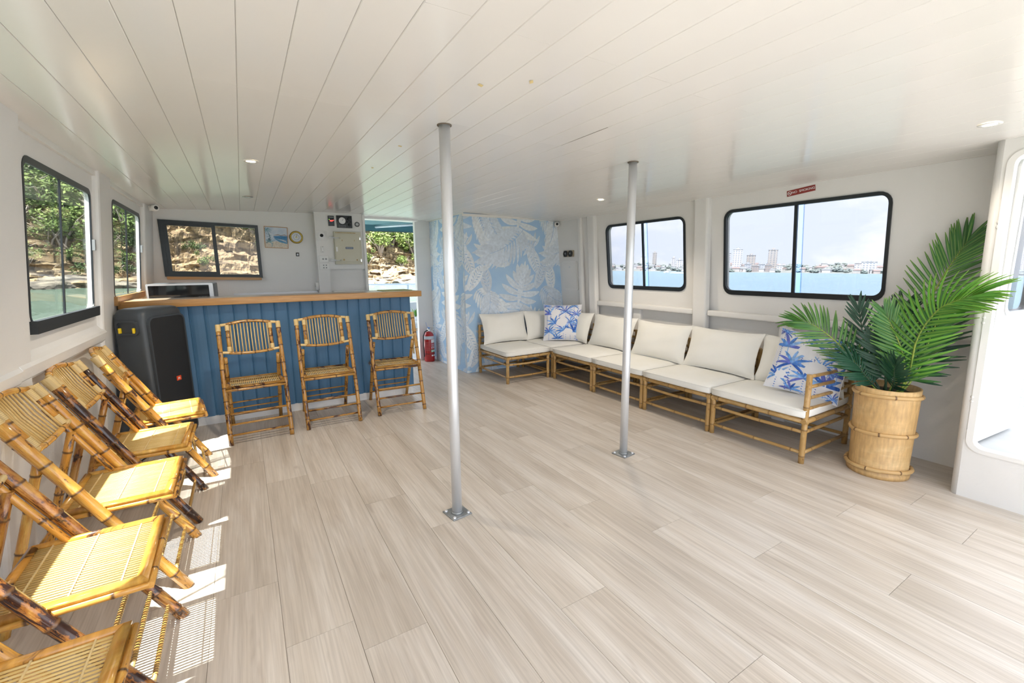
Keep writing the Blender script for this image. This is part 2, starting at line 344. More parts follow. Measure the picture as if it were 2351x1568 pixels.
# ================================================================== STRUCTURE
# floor: vinyl planks running fore and aft
fl = MB().box((-1.06, -.7, -.05), (4.16, 6.6, -.0035)).build('floor', M['floorgap'], kind='structure', label='pale oak plank floor')
PW = .2475; PL = 1.5
row_joint = {-1: 2.096, 0: 1.675, 1: 3.01, 2: 2.557, 3: 2.115, 4: 1.28, 5: .72, 6: 1.852, 7: 1.455, 8: 1.04, 9: .60, 10: 1.345, 11: 1.003, 12: .55}
pm = {}
def plank_mesh(w, l, mt, h=.0035, bv=.0007, key='p'):
    k = (key, round(w, 3), round(l, 3))
    if k not in pm:
        a, b = w/2-.0003, l/2-.0003
        lo = [(-a, -b, 0), (a, -b, 0), (a, b, 0), (-a, b, 0)]; hi = [(x-(bv if x > 0 else -bv), y-(bv if y > 0 else -bv), h) for x, y, z in lo]
        pm[k] = MB().add(lo+hi, [(4, 5, 6, 7), (0, 1, 5, 4), (1, 2, 6, 5), (2, 3, 7, 6), (3, 0, 4, 7)]).mesh('plank', mt)
    return pm[k]
for k in range(-5, 17):
    x0 = .01+PW*k; x1 = x0+PW; x0c, x1c = max(x0, -1.05), min(x1, 4.15)
    if x1c-x0c < .02: continue
    j = row_joint.get(k, .4+(k*.61) % 1.5)
    y = j-PL*math.ceil((j+1.6)/PL)
    while y < 6.6:
        a, b = max(y, -.7), min(y+PL, 6.6)
        if b-a > .03: put('floor_plank', plank_mesh(x1c-x0c, b-a, M['plank']), fl, ((x0c+x1c)/2, (a+b)/2, -.0035))
        y += PL

# ceiling: painted tongue-and-groove boards on a slightly cambered deckhead
cb = MB(); AFT = -.7; xs = [-.83+i*.24 for i in range(21)]
for a, b in zip(xs, xs[1:]):
    cb.add([(a, AFT, ceil_z(a)+.012), (b, AFT, ceil_z(b)+.012), (b, 6.75, ceil_z(b)+.012), (a, 6.75, ceil_z(a)+.012), (a, AFT, ceil_z(a)+.05), (b, AFT, ceil_z(b)+.05), (b, 6.75, ceil_z(b)+.05), (a, 6.75, ceil_z(a)+.05)],
           [(0, 3, 2, 1), (4, 5, 6, 7), (0, 1, 5, 4), (3, 7, 6, 2)])
cl = cb.build('ceiling', M['ceilgap'], kind='structure', label='white painted board ceiling')
def seam(k): return .053+(.139*k if k < 0 else .1425*k+.0005*k*k)
cj = {0: [2.10], -1: [2.08], 1: [2.12], 2: [2.13], 3: [1.235], 4: [2.125], 5: [1.26], 6: [2.14], 7: [1.264], 8: [2.17], 9: [1.27], 10: [2.2], 11: [1.3], 12: [2.2], 13: [1.3], 15: [2.2]}
def ceil_board(w, l):
    k = ('c', round(w, 3), round(l, 3))
    if k not in pm:
        a, b, g = w/2, l/2, .0026; h = .012
        sec = [(-a+.0004, h), (-a+.0004, .0025), (-a+g, 0), (a-g, 0), (a-.0004, .0025), (a-.0004, h)]
        vs = [(x, -b+.0006, z) for x, z in sec]+[(x, b-.0006, z) for x, z in sec]; n = len(sec)
        pm[k] = MB().add(vs, [(i, i+1, i+1+n, i+n) for i in range(n-1)]+[tuple(range(n)), tuple(range(2*n-1, n-1, -1))]).mesh('ceiling_board', M['ceil'])
    return pm[k]
for k in range(-8, 29):
    CP = seam(k+1)-seam(k); xc = (seam(k)+seam(k+1))/2
    if xc < -.82 or xc > 4.05: continue
    ys = [AFT]+cj.get(k, [])+[6.75]; tilt = math.atan2(ceil_z(xc+.05)-ceil_z(xc-.05), .1)
    for a, b in zip(ys, ys[1:]): put('ceiling_board', ceil_board(CP, b-a), cl, (xc, (a+b)/2, ceil_z(xc)), (0, -tilt, 0))

# port (left) wall with window openings, ribs and ledge
Lw = [(-.32, .75), (1.37, 2.50), (2.965, 4.04), (4.62, 5.715)]
def winz(i): return (1.158, 1.93) if i < 3 else (1.20, 1.95)
holes = [rrect(a, winz(i)[0], b, winz(i)[1], .06) for i, (a, b) in enumerate(Lw)]
MB().prism([(AFT, 0), (6.35, 0), (6.35, 2.13), (AFT, 2.13)], 0, -.03, lambda y, z, d: (wl(z)+d, y, z), holes=holes).build('wall_left', M['wall'], kind='structure')
def rib_prof(y0, y1, d, r=.02):
    return [(y0, -.01), (y0, d-r), (y0+r*.3, d-r*.3), (y0+r, d), (y1-r, d), (y1-r*.3, d-r*.3), (y1, d-r), (y1, -.01)]
def lean_rib(name, y0, y1, d, z0, z1, base, sgn, m='wall'):
    P = rib_prof(y0, y1, d); n = len(P); mb = MB()
    mb.add([(base(z0)+sgn*p[1], p[0], z0) for p in P]+[(base(z1)+sgn*p[1], p[0], z1) for p in P], [(i, (i+1) % n, (i+1) % n+n, i+n) for i in range(n)]+[tuple(range(n)), tuple(range(2*n-1, n-1, -1))], smooth=False)
    return mb.build(name, M[m], kind='structure')
for i, (a, b) in enumerate([(.93, 1.27), (2.5, 2.85), (4.09, 4.43), (5.78, 6.25)]): lean_rib('trim_%d' % (i+1), a, b, .035, 0, ceil_z(wl(2.05))+.01, wl, 1)
P = [(wl(1.03), 1.03), (wl(1.0)+.02, 1.005), (wl(1)+.036, .99), (wl(1)+.045, .975), (wl(.9)+.042, .925), (wl(.9)+.03, .91), (wl(.9)-.005, .895)]
for nm, (ya, yb), dz in (('trim_5', (AFT, 2.7), 0), ('trim_6', (2.7, 4.12), .006)):
    mb = MB(); n = len(P); mb.add([(x, ya, z+dz) for x, z in P]+[(x, yb, z+dz) for x, z in P], [(i, i+1, i+1+n, i+n) for i in range(n-1)]+[tuple(range(n)), tuple(range(2*n-1, n-1, -1))])
    mb.build(nm, M['wall'], kind='structure', label='moulded white ledge below the left windows')
MB().box((-.80, AFT, 2.035), (-.775, 6.25, 2.075)).build('trim_7', M['ceil'], kind='structure')

def side_window(name, y0, y1, z0, z1, mull, base, sgn, fw, bot, glass, lap=.055, label=None, r=.06, latch=None, top=None, mh=.006, dep=.003):
    """sliding window in a leaning side wall: rubber frame, mullion, two overlapping panes"""
    top = top or fw
    fn = lambda y, z, d: (base(z)+sgn*d, y, z)
    o = MB().prism(rrect(y0-.008, z0-.008, y1+.008, z1+.008, r), -.022 if dep > .01 else -.006, dep, fn, holes=[rrect(y0+fw, z0+bot, y1-fw, z1-top, max(.02, r-.025))]).build(name, M['black'], kind='structure', label=label)
    MB().prism([(mull-mh, z0+.01), (mull+mh, z0+.01), (mull+mh, z1-.01), (mull-mh, z1-.01)], -.016 if dep > .01 else -.006, .002, fn).build('mullion', M['black'], o)
    MB().prism(rrect(y0+.005, z0+.005, mull+lap, z1-.005, .02), -.020, -.017, fn).build('pane', glass, o)
    MB().prism(rrect(mull-.004, z0+.005, y1-.005, z1-.005, .02), -.012, -.009, fn).build('pane', glass, o)
    if latch:
        MB().prism([(latch[0]-.012, latch[1]-.035), (latch[0]+.012, latch[1]-.035), (latch[0]+.012, latch[1]+.035), (latch[0]-.012, latch[1]+.035)], .005, .02, fn).build('latch', M['grey'], o)
    return o
for i, (a, b) in enumerate(Lw):
    z0, z1 = winz(i)
    w = side_window('window_%d' % (i+1), a, b, z0, z1, a+(b-a)*.46, wl, 1, .008, .008, M['glassL'], label='tall black-framed sliding window in the left wall', latch=(b-.006, z0+.42), top=.026)
    if i < 3:
        MB().prism([(a-.01, z0-.05), (b+.01, z0-.05), (b+.012, z0+.012), (a-.012, z0+.012)], .0, .028, lambda y, z, d: (wl(z)+d, y, z)).build('sill', M['rubber'], w)
    else:
        MB().prism([(a-.05, z0-.065), (b+.03, z0-.05), (b+.03, z0+.005), (a-.05, z0+.005)], .0, .028, lambda y, z, d: (wl(z)+d, y, z)).build('sill', M['oak'], w)

# starboard (right) wall
Rw = [(1.362, 2.632, 1.127, 1.905), (3.085, 4.245, 1.134, 1.903)]
MB().prism([(.74, .8), (5.4, .8), (5.4, 2.12), (.74, 2.12)], 0, .07, lambda y, z, d: (wr(z)+d, y, z), holes=[rrect(a, c, b, d, .075) for a, b, c, d in Rw]).build('wall_right', M['wall'], kind='structure')
MB().box((4.09, .74, 0), (4.18, 5.4, .8)).build('wall_right_lower', M['wall'], kind='structure')
lean_rib('trim_8', 2.78, 2.94, .05, .0, ceil_z(3.96)+.01, lambda z: min(wr(z), 4.09), -1)
lean_rib('trim_9', 4.42, 4.56, .045, .0, ceil_z(3.96)+.01, lambda z: min(wr(z), 4.09), -1)
lean_rib('trim_10', 4.70, 4.78, .03, .0, ceil_z(3.96)+.01, lambda z: min(wr(z), 4.09), -1)
for k, (a, b) in enumerate([(.80, 2.775), (2.945, 4.415)]):
    MB().box((4.0, a, .895), (4.10, b, .955), bev=.014).build('trim_%d' % (11+k), M['wall'], kind='structure', label='white rail below the right windows')
    y = b-.66 if k else b-.75
    MB().box((4.045, y-.06, .0), (4.10, y+.06, .91), bev=.012).build('trim_%d' % (13+k), M['wall'], kind='structure')
for k, (a, b, c, d) in enumerate(Rw):
    side_window('window_%d' % (5+k), a, b, c, d, 2.0 if k == 0 else 3.66, wr, -1, .014, .036, M['glassR'], lap=-.05, mh=.013, dep=.012, r=.085, label='black-framed harbour window in the right wall', top=.018)
# darker double-pane strip beside each mullion
for wn, m in (('window_5', 2.0), ('window_6', 3.66)):
    MB().prism([(m-.055, 1.15), (m-.012, 1.15), (m-.012, 1.89), (m-.055, 1.89)], -.024, -.02, lambda y, z, d: (wr(z)-d, y, z)).build('sliding_pane_edge', M['glassO'], bpy.data.objects[wn])

# back wall behind the bar
hb = lambda x: -.030*(x+.25)/.94
MB().prism([(wl(0)-.02, 0), (.85, 0), (.85, 2.13), (wl(2.13)-.02, 2.13)], 0, .06, lambda x, z, d: (x, 6.25+d, z), holes=[[(x, z+hb(x)) for x, z in ((-.70, 1.35), (.20, 1.35), (.20, 1.925), (-.70, 1.925))]]).build('wall_back', M['wall'], kind='structure')
fn = lambda x, z, d: (x, 6.25+d, z+hb(x))
w7 = MB().prism([(-.728, 1.325), (.220, 1.325), (.220, 1.945), (-.728, 1.945)], -.03, .03, fn, holes=[[(-.69, 1.36), (-.248, 1.36), (-.248, 1.905), (-.69, 1.905)], [(-.215, 1.36), (.185, 1.36), (.185, 1.912), (-.215, 1.912)]]).build('window_7', M['black'], kind='structure', label='black-framed sliding window on the back wall behind the bar')
MB().prism([(-.695, 1.352), (-.212, 1.352), (-.212, 1.912), (-.695, 1.912)], -.022, -.004, fn, holes=[[(-.655, 1.388), (-.246, 1.388), (-.246, 1.888), (-.655, 1.888)]]).build('sash', M['black'], w7)
MB().prism([(-.66, 1.38), (-.24, 1.38), (-.24, 1.893), (-.66, 1.893)], -.012, -.009, fn).build('pane', M['glassB'], w7)
MB().prism([(-.22, 1.355), (.19, 1.355), (.19, 1.915), (-.22, 1.915)], .012, .015, fn).build('pane', glass_mat('clear_glass', (.72, .72, .72), .03), w7)
MB().prism([(-.71, 1.296), (.205, 1.296), (.205, 1.327), (-.71, 1.327)], -.055, .0, fn).build('sill', M['oak'], w7)
# raised electrical section beside the doorway
MB().box((.834, 6.08, 1.405), (1.41, 6.31, 2.14)).box((.834, 6.08, 0), (.97, 6.31, 1.405)).box((.97, 6.135, 0), (1.41, 6.31, 1.405)).build('wall_back_panel', M['wall'], kind='structure')
MB().box((1.41, 6.06, 0), (1.442, 6.31, 2.10)).build('door_1', M['trimwhite'], kind='structure', label='white frame of the open doorway to the foredeck')
dj = bpy.data.objects['door_1']
MB().box((1.442, 6.3, 2.078), (2.252, 6.5, 2.13)).build('header', M['trimwhite'], dj)
MB().box((2.25, 6.45, 0), (2.48, 6.53, 2.16)).build('jamb_post', M['wall'], dj)
MB().box((1.42, 6.42, 0), (2.25, 6.5, .03)).build('threshold', M['trimwhite'], dj)
# papered partition
wp = MB().box((2.477, 5.256, 0), (4.2, 6.5, 2.16)).build('wall_back_right', M['paper'], kind='structure', label='blue leaf wallpaper partition')
MB().box((2.46, 5.243, ceil_z(3.2)-.022), (4.0, 5.256, ceil_z(3.2)+.01)).build('trim_15', M['trimwhite'], kind='structure')
MB().box((2.462, 5.243, ceil_z(2.4)-.012), (2.477, 6.5, ceil_z(2.4)+.01)).build('trim_16', M['trimwhite'], kind='structure')

# wallpaper print: big pale leaves
lp = MB(); rg = random.Random(5)
def lobe(fn, bx, by, ang, ln, wd, bend, col, n=7):
    P = []; Wd = []; a = ang; x, y = bx, by
    for i in range(n+1):
        t = i/n; P.append((x, y)); Wd.append(max(.0008, wd*(math.sin(math.pi*min(1, t*.92+.06))**.75)))
        a = ang+bend*t; x += math.cos(a)*ln/n; y += math.sin(a)*ln/n
    CNT[0][0] += 4e-6; lp.strip(P, Wd, fn, col)
    return P
LAY = [0]; CNT = [[0]]
def leaf(kind, u, v, ang, size, fnb):
    base = rg.choice([(.75, .83, .92), (.79, .86, .93), (.71, .80, .91), (.82, .88, .94)])
    LAY[0] += 1; lift = .0003+.00018*(LAY[0] % 11); cnt = [0]
    def fn(a, b): return fnb(a, b, lift+cnt[0])
    def vein(a, b): return fnb(a, b, lift+cnt[0]+.00006)
    CNT[0] = cnt
    def cs(): q = rg.uniform(.93, 1.04); return (base[0]*q, base[1]*q, base[2]*q)
    if kind == 'philo':
        n = 7; x, y = u, v
        for s in (-1, 1):
            for i in range(n):
                t = i/(n-1); bx = u+math.cos(ang)*size*t*.72; by = v+math.sin(ang)*size*t*.72
                th = ang+s*R(118-88*t); P = lobe(fn, bx, by, th, size*(.62-.30*t*t)*rg.uniform(.88, 1.1), size*.078, -s*R(32), cs())
                lp.strip(P[:6], [.0016, .0014, .0012, .001, .0008, .0004], vein, (.50, .64, .82))
        lobe(fn, u+math.cos(ang)*size*.6, v+math.sin(ang)*size*.6, ang, size*.5, size*.05, 0, cs())
        lobe(fn, u, v, ang, size*.95, size*.09, 0, cs())
    elif kind == 'palm':
        n = 15; bend = rg.choice((-1, 1))*R(38); x, y, a = u, v, ang; pts = []
        for i in range(n):
            t = i/(n-1); a = ang+bend*t; pts.append((x, y)); x += math.cos(a)*size/n; y += math.sin(a)*size/n
            for s in (-1, 1):
                lobe(fn, x, y, a+s*R(72-44*t), size*(.56-.22*t)*rg.uniform(.9, 1.08)*(.55+.45*min(1, t*4)), size*.034, -s*R(26), cs())
        lp.strip(pts, [.0035]*len(pts), vein, (.47, .62, .82))
    else:  # broad perforated leaf
        P = lobe(fn, u, v, ang, size, size*.21, R(rg.uniform(-25, 25)), cs(), 10)
        lp.strip(P, [.0025]*len(P), vein, (.52, .66, .83))
        for i in range(2, 10):
            for s in (-1, 1):
                a = math.atan2(P[i][1]-P[i-1][1], P[i][0]-P[i-1][0])+s*R(52); w_ = size*.17*math.sin(math.pi*i/11)
                q = [(P[i][0]+math.cos(a)*w_*k, P[i][1]+math.sin(a)*w_*k) for k in (.25, .5, .75, 1.0)]
                lp.strip(q, [.001, size*.012, size*.012, .001], vein, (.40, .58, .80))
tile = [('broad', .05, .05, 60, .4), ('philo', .41, -.62, 100, .44), ('palm', .36, .04, -80, .42), ('palm', .92, -.16, -130, .70), ('broad', .98, -.40, -55, .44),
        ('philo', .82, -1.18, 78, .54), ('palm', .16, -.96, -52, .46), ('broad', .34, -1.02, 95, .42), ('philo', .02, -.40, 160, .30), ('broad', .66, -.66, 130, .30)]
def paper_side(fnb, umax, u0):
    for iu in range(-1, 3):
        for iv in range(-1, 3):
            for kd, u, v, a, s in tile:
                uu_ = u+iu*1.06-u0; vv = v-iv*1.03
                if -.5 < uu_ < umax+.5 and -2.6 < vv < .5: leaf(kd, uu_, vv, R(a), s, fnb)
def front_map(a, b, d): return (2.477+min(1.593, max(.0, a)), 5.256-d, min(2.075, max(.004, 2.09+b)))
def side_map(a, b, d): return (2.477-d, 5.256+min(1.19, max(.0, a)), min(2.09, max(.004, 2.09+b)))
paper_side(front_map, 1.593, 0); lp_side = len(lp.f); paper_side(side_map, 1.19, .35)
lp.build('leaf_print', M['leafprint'], wp, kind='stuff')

# starboard partition with the side door
PX = 3.62
MB().prism([(.730, 0), (.730, 2.1), (AFT, 2.1), (AFT, 0)], 0, .06, lambda y, z, d: (PX+d, y+(.019 if y > .71 else .0135 if y > .4 else 0)*z, z), holes=[rrect(-.15, .315, .692, 1.972, .05)]).build('wall_right_aft', M['wall'], kind='structure')
MB().tube([(PX+.033, .730, 0), (PX+.033, .7695, 2.08)], .033, 24).build('trim_17', M['wall'], kind='structure')
MB().box((PX+.05, .735, 0), (4.2, .760, 2.1)).build('wall_right_end', M['wall'], kind='structure')
d2 = MB().prism(rrect(-.18, .290, .722, 1.995, .07), -.008, .0, lambda y, z, d: (PX+d, y+(.0135*z if y > .4 else 0), z), holes=[rrect(-.15, .315, .692, 1.972, .05)]).build('door_2', M['trimwhite'], kind='structure', label='white framed side door opening with raised sill')
leaf_fn = lambda u, z, d: (3.69+.995*u-.095*d, .705-.085*u-.995*d, z)
dl = MB().prism(rrect(0, .325, .62, 1.96, .04), -.035, 0, leaf_fn, holes=[rrect(.11, 1.10, .50, 1.86, .06)]).build('door_leaf', M['trimwhite'], d2)
MB().prism(rrect(.095, 1.085, .515, 1.875, .07), -.040, .006, leaf_fn, holes=[rrect(.125, 1.115, .485, 1.845, .05)]).build('window_frame', M['microside'], dl)
MB().prism(rrect(.115, 1.105, .495, 1.855, .05), -.02, -.016, leaf_fn).build('pane', M['glassR'], dl)
MB().prism([(.55, .80), (.60, .80), (.60, .86), (.55, .86)], .0, .02, leaf_fn).build('latch', M['steel'], dl)
for z in (.42, 1.2, 1.75): MB().lathe([(0, .006), (.008, .006), (.010, 0)], 10, ctr=(PX-.008, .716+.013*z, z), axis='x').build('screw_cap', M['trimwhite'], d2)
for k, (y, z) in enumerate([(.742, 1.62), (.742, 1.595), (.735, 1.09), (.735, 1.06), (.728, .62), (.728, .595)]):
    MB().lathe([(0, -.010), (.006, -.009), (.010, -.004), (.011, 0)], 10, ctr=(PX, y, z), axis='x').build('hinge_bolt', M['trimwhite'], d2)
MB().box((PX+.06, -1.4, .27), (5.0, .735, .31)).build('side_deck', M['deckwhite'], kind='structure')
MB().box((-1.05, -6, -.06), (5.0, AFT, -.004)).build('aft_bounce_deck', mat('aft_bounce_grey', (.24, .24, .245), .7, var=(.20, .20, .205), vscale=6, stretch=(8, 1, 1)), kind='structure')  # unseen deck added to bounce sunlight into the room, grey chosen for the bounce
MB().box((1.0, 6.5, -.05), (4.9, 9.6, -.005)).build('foredeck', M['deckwhite'], kind='structure')

# ceiling penetrations: stanchion poles
for (x, y, lab) in ((.937, 2.177, 'silver steel ceiling pole in the middle of the floor, nearer the camera'), (2.342, 2.253, 'silver steel ceiling pole in front of the white sofa')):
    t = thing('support_pole', lab, 'pole', (x, y, 0), group='ceiling support poles')
    MB().tube([(0, 0, .008), (0, 0, .7), (0, 0, 1.4), (0, 0, ceil_z(x))], .0285, 20).build('pole', M['steel'], t)
    MB().box((-.062, -.062, 0), (.062, .062, .008), bev=.003).build('base_plate', M['plate'], t, rot=(0, 0, R(8)))
    for sx in (-1, 1):
        for sy in (-1, 1): MB().lathe([(.010, .007), (.010, .012), (.006, .016), (0, .016)], 8, ctr=(sx*.046, sy*.046, 0)).build('bolt', M['steel'], t, rot=(0, 0, R(8)))
    MB().lathe([(.029, .008), (.036, .008), (.033, .015), (.029, .018)], 20).build('weld_bead', M['plate'], t)
    MB().lathe([(.0285, ceil_z(x)-.004), (.037, ceil_z(x)-.004), (.037, ceil_z(x)), (.0285, ceil_z(x))], 18).build('ceiling_collar', M['gap'], t)

# an opened-up board joint and scraps of old tape on the ceiling
MB().add([(seam(11)-.0025, 1.80, ceil_z(1.69)-.0008), (seam(11)+.0025, 1.80, ceil_z(1.69)-.0008), (seam(11)+.0008, 2.19, ceil_z(1.69)-.0008), (seam(11)-.0008, 2.19, ceil_z(1.69)-.0008)], [(0, 1, 2, 3)]).build('open_joint', M['gap'], cl)
for (x, y, a, lab) in ((.867, 1.648, 20, 'curled yellow tape scrap on the ceiling near the front pole'), (1.024, 1.525, 60, 'flat pale tape scrap on the ceiling right of the curled one'), (.858, 2.65, 10, 'small tan tape scrap on the ceiling beyond the front pole'), (.86, 3.29, 80, 'tiny tan tape scrap on the ceiling nearest the bar')):
    MB().add([(-.012, -.006, 0), (.010, -.008, -.0015), (.012, .006, -.004), (-.009, .008, -.001)], [(0, 1, 2, 3)]).build('tape_scrap', mat('old_tape', (.66, .53, .26), .6) if 'old_tape' not in bpy.data.materials else bpy.data.materials['old_tape'], None, (x, y, ceil_z(x)-.001), (0, 0, R(a)), label=lab, cat='tape', group='tape scraps on the ceiling')

# downlights
for k, (x, y, on, lab) in enumerate([(.12, 3.43, 1, 'lit round downlight in the ceiling over the bar chairs'), (.121, 5.06, 0, 'unlit round downlight in the ceiling above the bar counter'), (3.209, 3.51, 1, 'lit round downlight in the ceiling near the small right window'), (3.232, .75, 1, 'lit round downlight in the ceiling near the side door')]):
    zc = ceil_z(x); t = thing('downlight', lab, 'ceiling light', (x, y, zc), group='recessed ceiling downlights')
    MB().lathe([(.028, -.003), (.043, -.004), (.046, 0)], 20).build('bezel', M['trimwhite'] if k != 1 else M['chrome'], t)
    MB().lathe([(0, -.0025), (.028, -.0025)], 20).build('lens', M['lampglow'] if on else M['lampoff'], t)
    if on:
        ld = bpy.data.lights.new('downlight_lamp', 'SPOT'); ld.energy = 26 if k < 3 else 6; ld.spot_size = R(130); ld.spot_blend = .6; ld.color = (1, .86, .68); ld.shadow_soft_size = .03
        lo = put('lamp_bulb', None, t, (0, 0, -.008)); bpy.data.objects.remove(lo)
        lo = bpy.data.objects.new('lamp_bulb', ld); COL.objects.link(lo); lo.parent = t; lo.location = (0, 0, -.012)

# ================================================================== BAR
bar = thing('bar_counter', 'blue panelled bar with a golden timber edge along the back of the room', 'bar', (0, 4.77, 0))
BX0, BX1 = -.875, 1.571
mb = MB().box((BX0, .012, .09), (BX1, .04, 1.10)); mb.box((BX1-.03, .012, .09), (BX1, .36, 1.10)); mb.build('carcass', M['blue'], bar)
nb = 22; bw = (BX1-BX0)/nb
sec = [(0, .012), (.0, -.001), (.004, -.004), (.008, -.001), (.011, -.003), (.03, -.0065), (.056, -.0075), (.085, -.0065), (bw-.006, -.003), (bw-.0008, .001), (bw-.001, .012)]
vs = [(x, y, .075) for x, y in sec]+[(x, y, 1.10) for x, y in sec]; n = len(sec)
bm_ = MB().add(vs, [(i, (i+1) % n, (i+1) % n+n, i+n) for i in range(n)]+[tuple(range(n)), tuple(range(2*n-1, n-1, -1))]).mesh('front_board', M['blue'])
for i in range(nb): put('front_board', bm_, bar, (BX0+i*bw, 0, 0))
MB().box((BX0, -.004, 0), (BX1-.02, .03, .078)).build('kickboard', M['kick'], bar)
MB().box((-.875, -.115, 1.100), (1.668, .02, 1.160), bev=.004).build('front_edge', M['oak'], bar)
MB().box((-.875, .02, 1.118), (1.668, .34, 1.158), bev=.003).build('bar_top', mat('worn_timber_top', (.33, .24, .16), .3, var=(.40, .33, .25), vscale=4, stretch=(1, 8, 8), coat=.3), bar)
MB().box((1.30, .05, 1.158), (1.62, .33, 1.166)).build('placemat', M['matgreen'], None, loc=(0, 4.77, 0), label='yellow-green straw mat at the right end of the bar top', cat='mat')
# back shelf and worktop
MB().box((-.89, 4.95, .97), (-.1, 6.24, 1.0), bev=.003).build('back_shelf', M['oak'], label='golden timber shelf under the microwave behind the bar', cat='shelf')
MB().box((-.1, 5.7, 1.02), (.83, 6.24, 1.06), bev=.004).box((-.1, 6.215, 1.06), (.83, 6.245, 1.13)).build('steel_worktop', M['microside'], label='stainless steel worktop against the back wall', cat='worktop')
MB().box((.99, 6.0, 1.085), (1.40, 6.134, 1.125), bev=.006).build('sink_ledge', M['trimwhite'], label='white ledge under the electrical cupboard by the doorway', cat='ledge')
MB().box((1.36, 5.9, 1.06), (1.52, 6.0, 1.12), bev=.005).build('dark_tray', M['dark'], label='small dark tray at the foot of the doorway frame', cat='tray')
# microwave
mw = thing('microwave', 'silver framed black microwave at the left end of the bar', 'microwave', (-.50, 5.15, 1.0), (0, 0, R(-3)))
MB().box((-.255, 0, 0), (.255, .38, .285), bev=.012).build('case', mat('grey_case', (.10, .11, .12), .35), mw)
MB().prism(rrect(-.255, .0, .255, .285, .012), -.012, 0, lambda x, z, d: (x, d, z), holes=[rrect(-.240, .016, .222, .268, .006)]).build('front_bezel', M['microside'], mw)
MB().box((-.240, -.006, .016), (.222, 0, .268)).build('door', M['microdoor'], mw)
kp = MB().box((-.009, -.0012, -.006), (.009, 0, .006)).mesh('button', M['grey'])
for i in range(3):
    for j in range(5): put('button', kp, mw, (.140+i*.024, -.0062, .065+j*.022))

# ------------------------------------------------------------------ things on the back wall
pc = thing('beach_painting', 'small square painting of a beach in a thin timber frame beside the window', 'painting', (.408, 6.25, 1.795), (0, R(2), 0))
MB().prism(rrect(-.128, -.128, .128, .128, .003), -.02, 0, lambda x, z, d: (x, d, z), holes=[rrect(-.122, -.122, .122, .122, .003)]).build('frame', M['oak'], pc)
MB().box((-.123, -.012, -.123), (.123, 0, .123)).build('canvas', mat('painted_sky', (.66, .72, .80), .7, var=(.52, .62, .74), vscale=14), pc)
pt = MB(); pf = lambda d: (lambda x, z: (max(-.122, min(.122, x)), -.0122-d, max(-.122, min(.122, z))))
pt.strip([(-.122, -.09), (0, -.085), (.122, -.09)], [.036, .04, .034], pf(.0002), (.72, .66, .56))
pt.strip([(-.03, .008), (.04, .0), (.122, -.01)], [.006, .022, .03], pf(.0004), (.10, .28, .52))
pt.strip([(-.02, -.01), (.04, -.04), (.122, -.055)], [.006, .016, .018], pf(.0005), (.16, .38, .60))
for k in range(5): pt.strip([(.01+k*.02, -.018-.006*k), (.05+k*.015, -.024-.008*k), (.11, -.03-.008*k)], [.001, .003, .001], pf(.0007), (.75, .80, .86))
pt.strip([(-.03, .024), (.02, .034), (.05, .026), (.09, .036), (.122, .024)], [.002, .006, .004, .006, .003], pf(.0006), (.42, .36, .36))
for k in range(26):
    a = R(k*137.5); bx, bz = (-.1, .085) if k < 13 else (-.095+.06*rnd.random(), -.08+.05*rnd.random())
    pt.strip([(bx, bz), (bx+math.cos(a)*.03, bz+math.sin(a)*.025), (bx+math.cos(a)*.06, bz+math.sin(a)*.04-.01)], [.001, .0035, .0008], pf(.0008+k*1e-5), rnd.choice([(.22, .42, .50), (.35, .55, .62), (.12, .32, .42)]))
for k in range(14): pt.strip([(-.115+rnd.random()*.05, .05-rnd.random()*.12), (-.09+rnd.random()*.05, .03-rnd.random()*.1)], [.004, .001], pf(.001), (.35, .52, .62))
pt.build('brushwork', print_mat('paint', (60, 5), .6), pc)
ck = thing('brass_barometer', 'round brass-rimmed barometer on the back wall beside the painting', 'barometer', (.631, 6.25, 1.803))
MB().lathe([(0, .0), (.075, .0), (.078, .012), (.072, .028), (.062, .030), (.056, .022)], 32, axis='y').build('rim', M['brass'], ck)
MB().lathe([(.057, .020), (.02, .0205), (0, .0205)], 28, axis='y').build('dial_face', M['dial'], ck)
MB().lathe([(.034, .0207), (.031, .0209), (.030, .0207)], 24, axis='y').build('dial_ring', M['grey'], ck)
MB().lathe([(.014, .021), (.013, .023), (0, .023)], 16, axis='y').build('centre_boss', mat('cream_boss', (.7, .65, .42), .4), ck)
MB().add([(-.002, -.0245, -.002), (.002, -.0245, -.002), (.012, -.0245, .040), (.010, -.0245, .041)], [(0, 1, 2, 3)]).build('pointer', M['dark'], ck)
th = thing('wall_gauge', 'tiny dark wall thermometer below the brass barometer', 'gauge', (.629, 6.25, 1.593))
MB().box((-.018, -.012, -.024), (.018, 0, .022), bev=.004).build('case', M['dark'], th); MB().box((-.009, -.0135, -.014), (.009, -.0118, .010)).build('display', M['dial'], th)
def camera_dome(loc, rz, lab):
    t = thing('security_camera', lab, 'camera', loc, (0, 0, rz))
    MB().box((-.03, 0, -.028), (.03, .025, .028), bev=.006).build('mount', M['trimwhite'], t)
    MB().lathe([(.030, .0), (.034, .01), (.034, .045), (.028, .058), (.018, .06)], 20, axis='y').build('housing', M['trimwhite'], t)
    MB().lathe([(.020, .056), (.016, .062), (0, .064)], 16, axis='y').build('lens', M['dark'], t)
camera_dome((-.705, 5.86, 2.035), R(30), 'white security camera in the corner above the bar window')
camera_dome((3.935, 5.22, 2.005), R(-30), 'white security camera above the wallpaper corner')

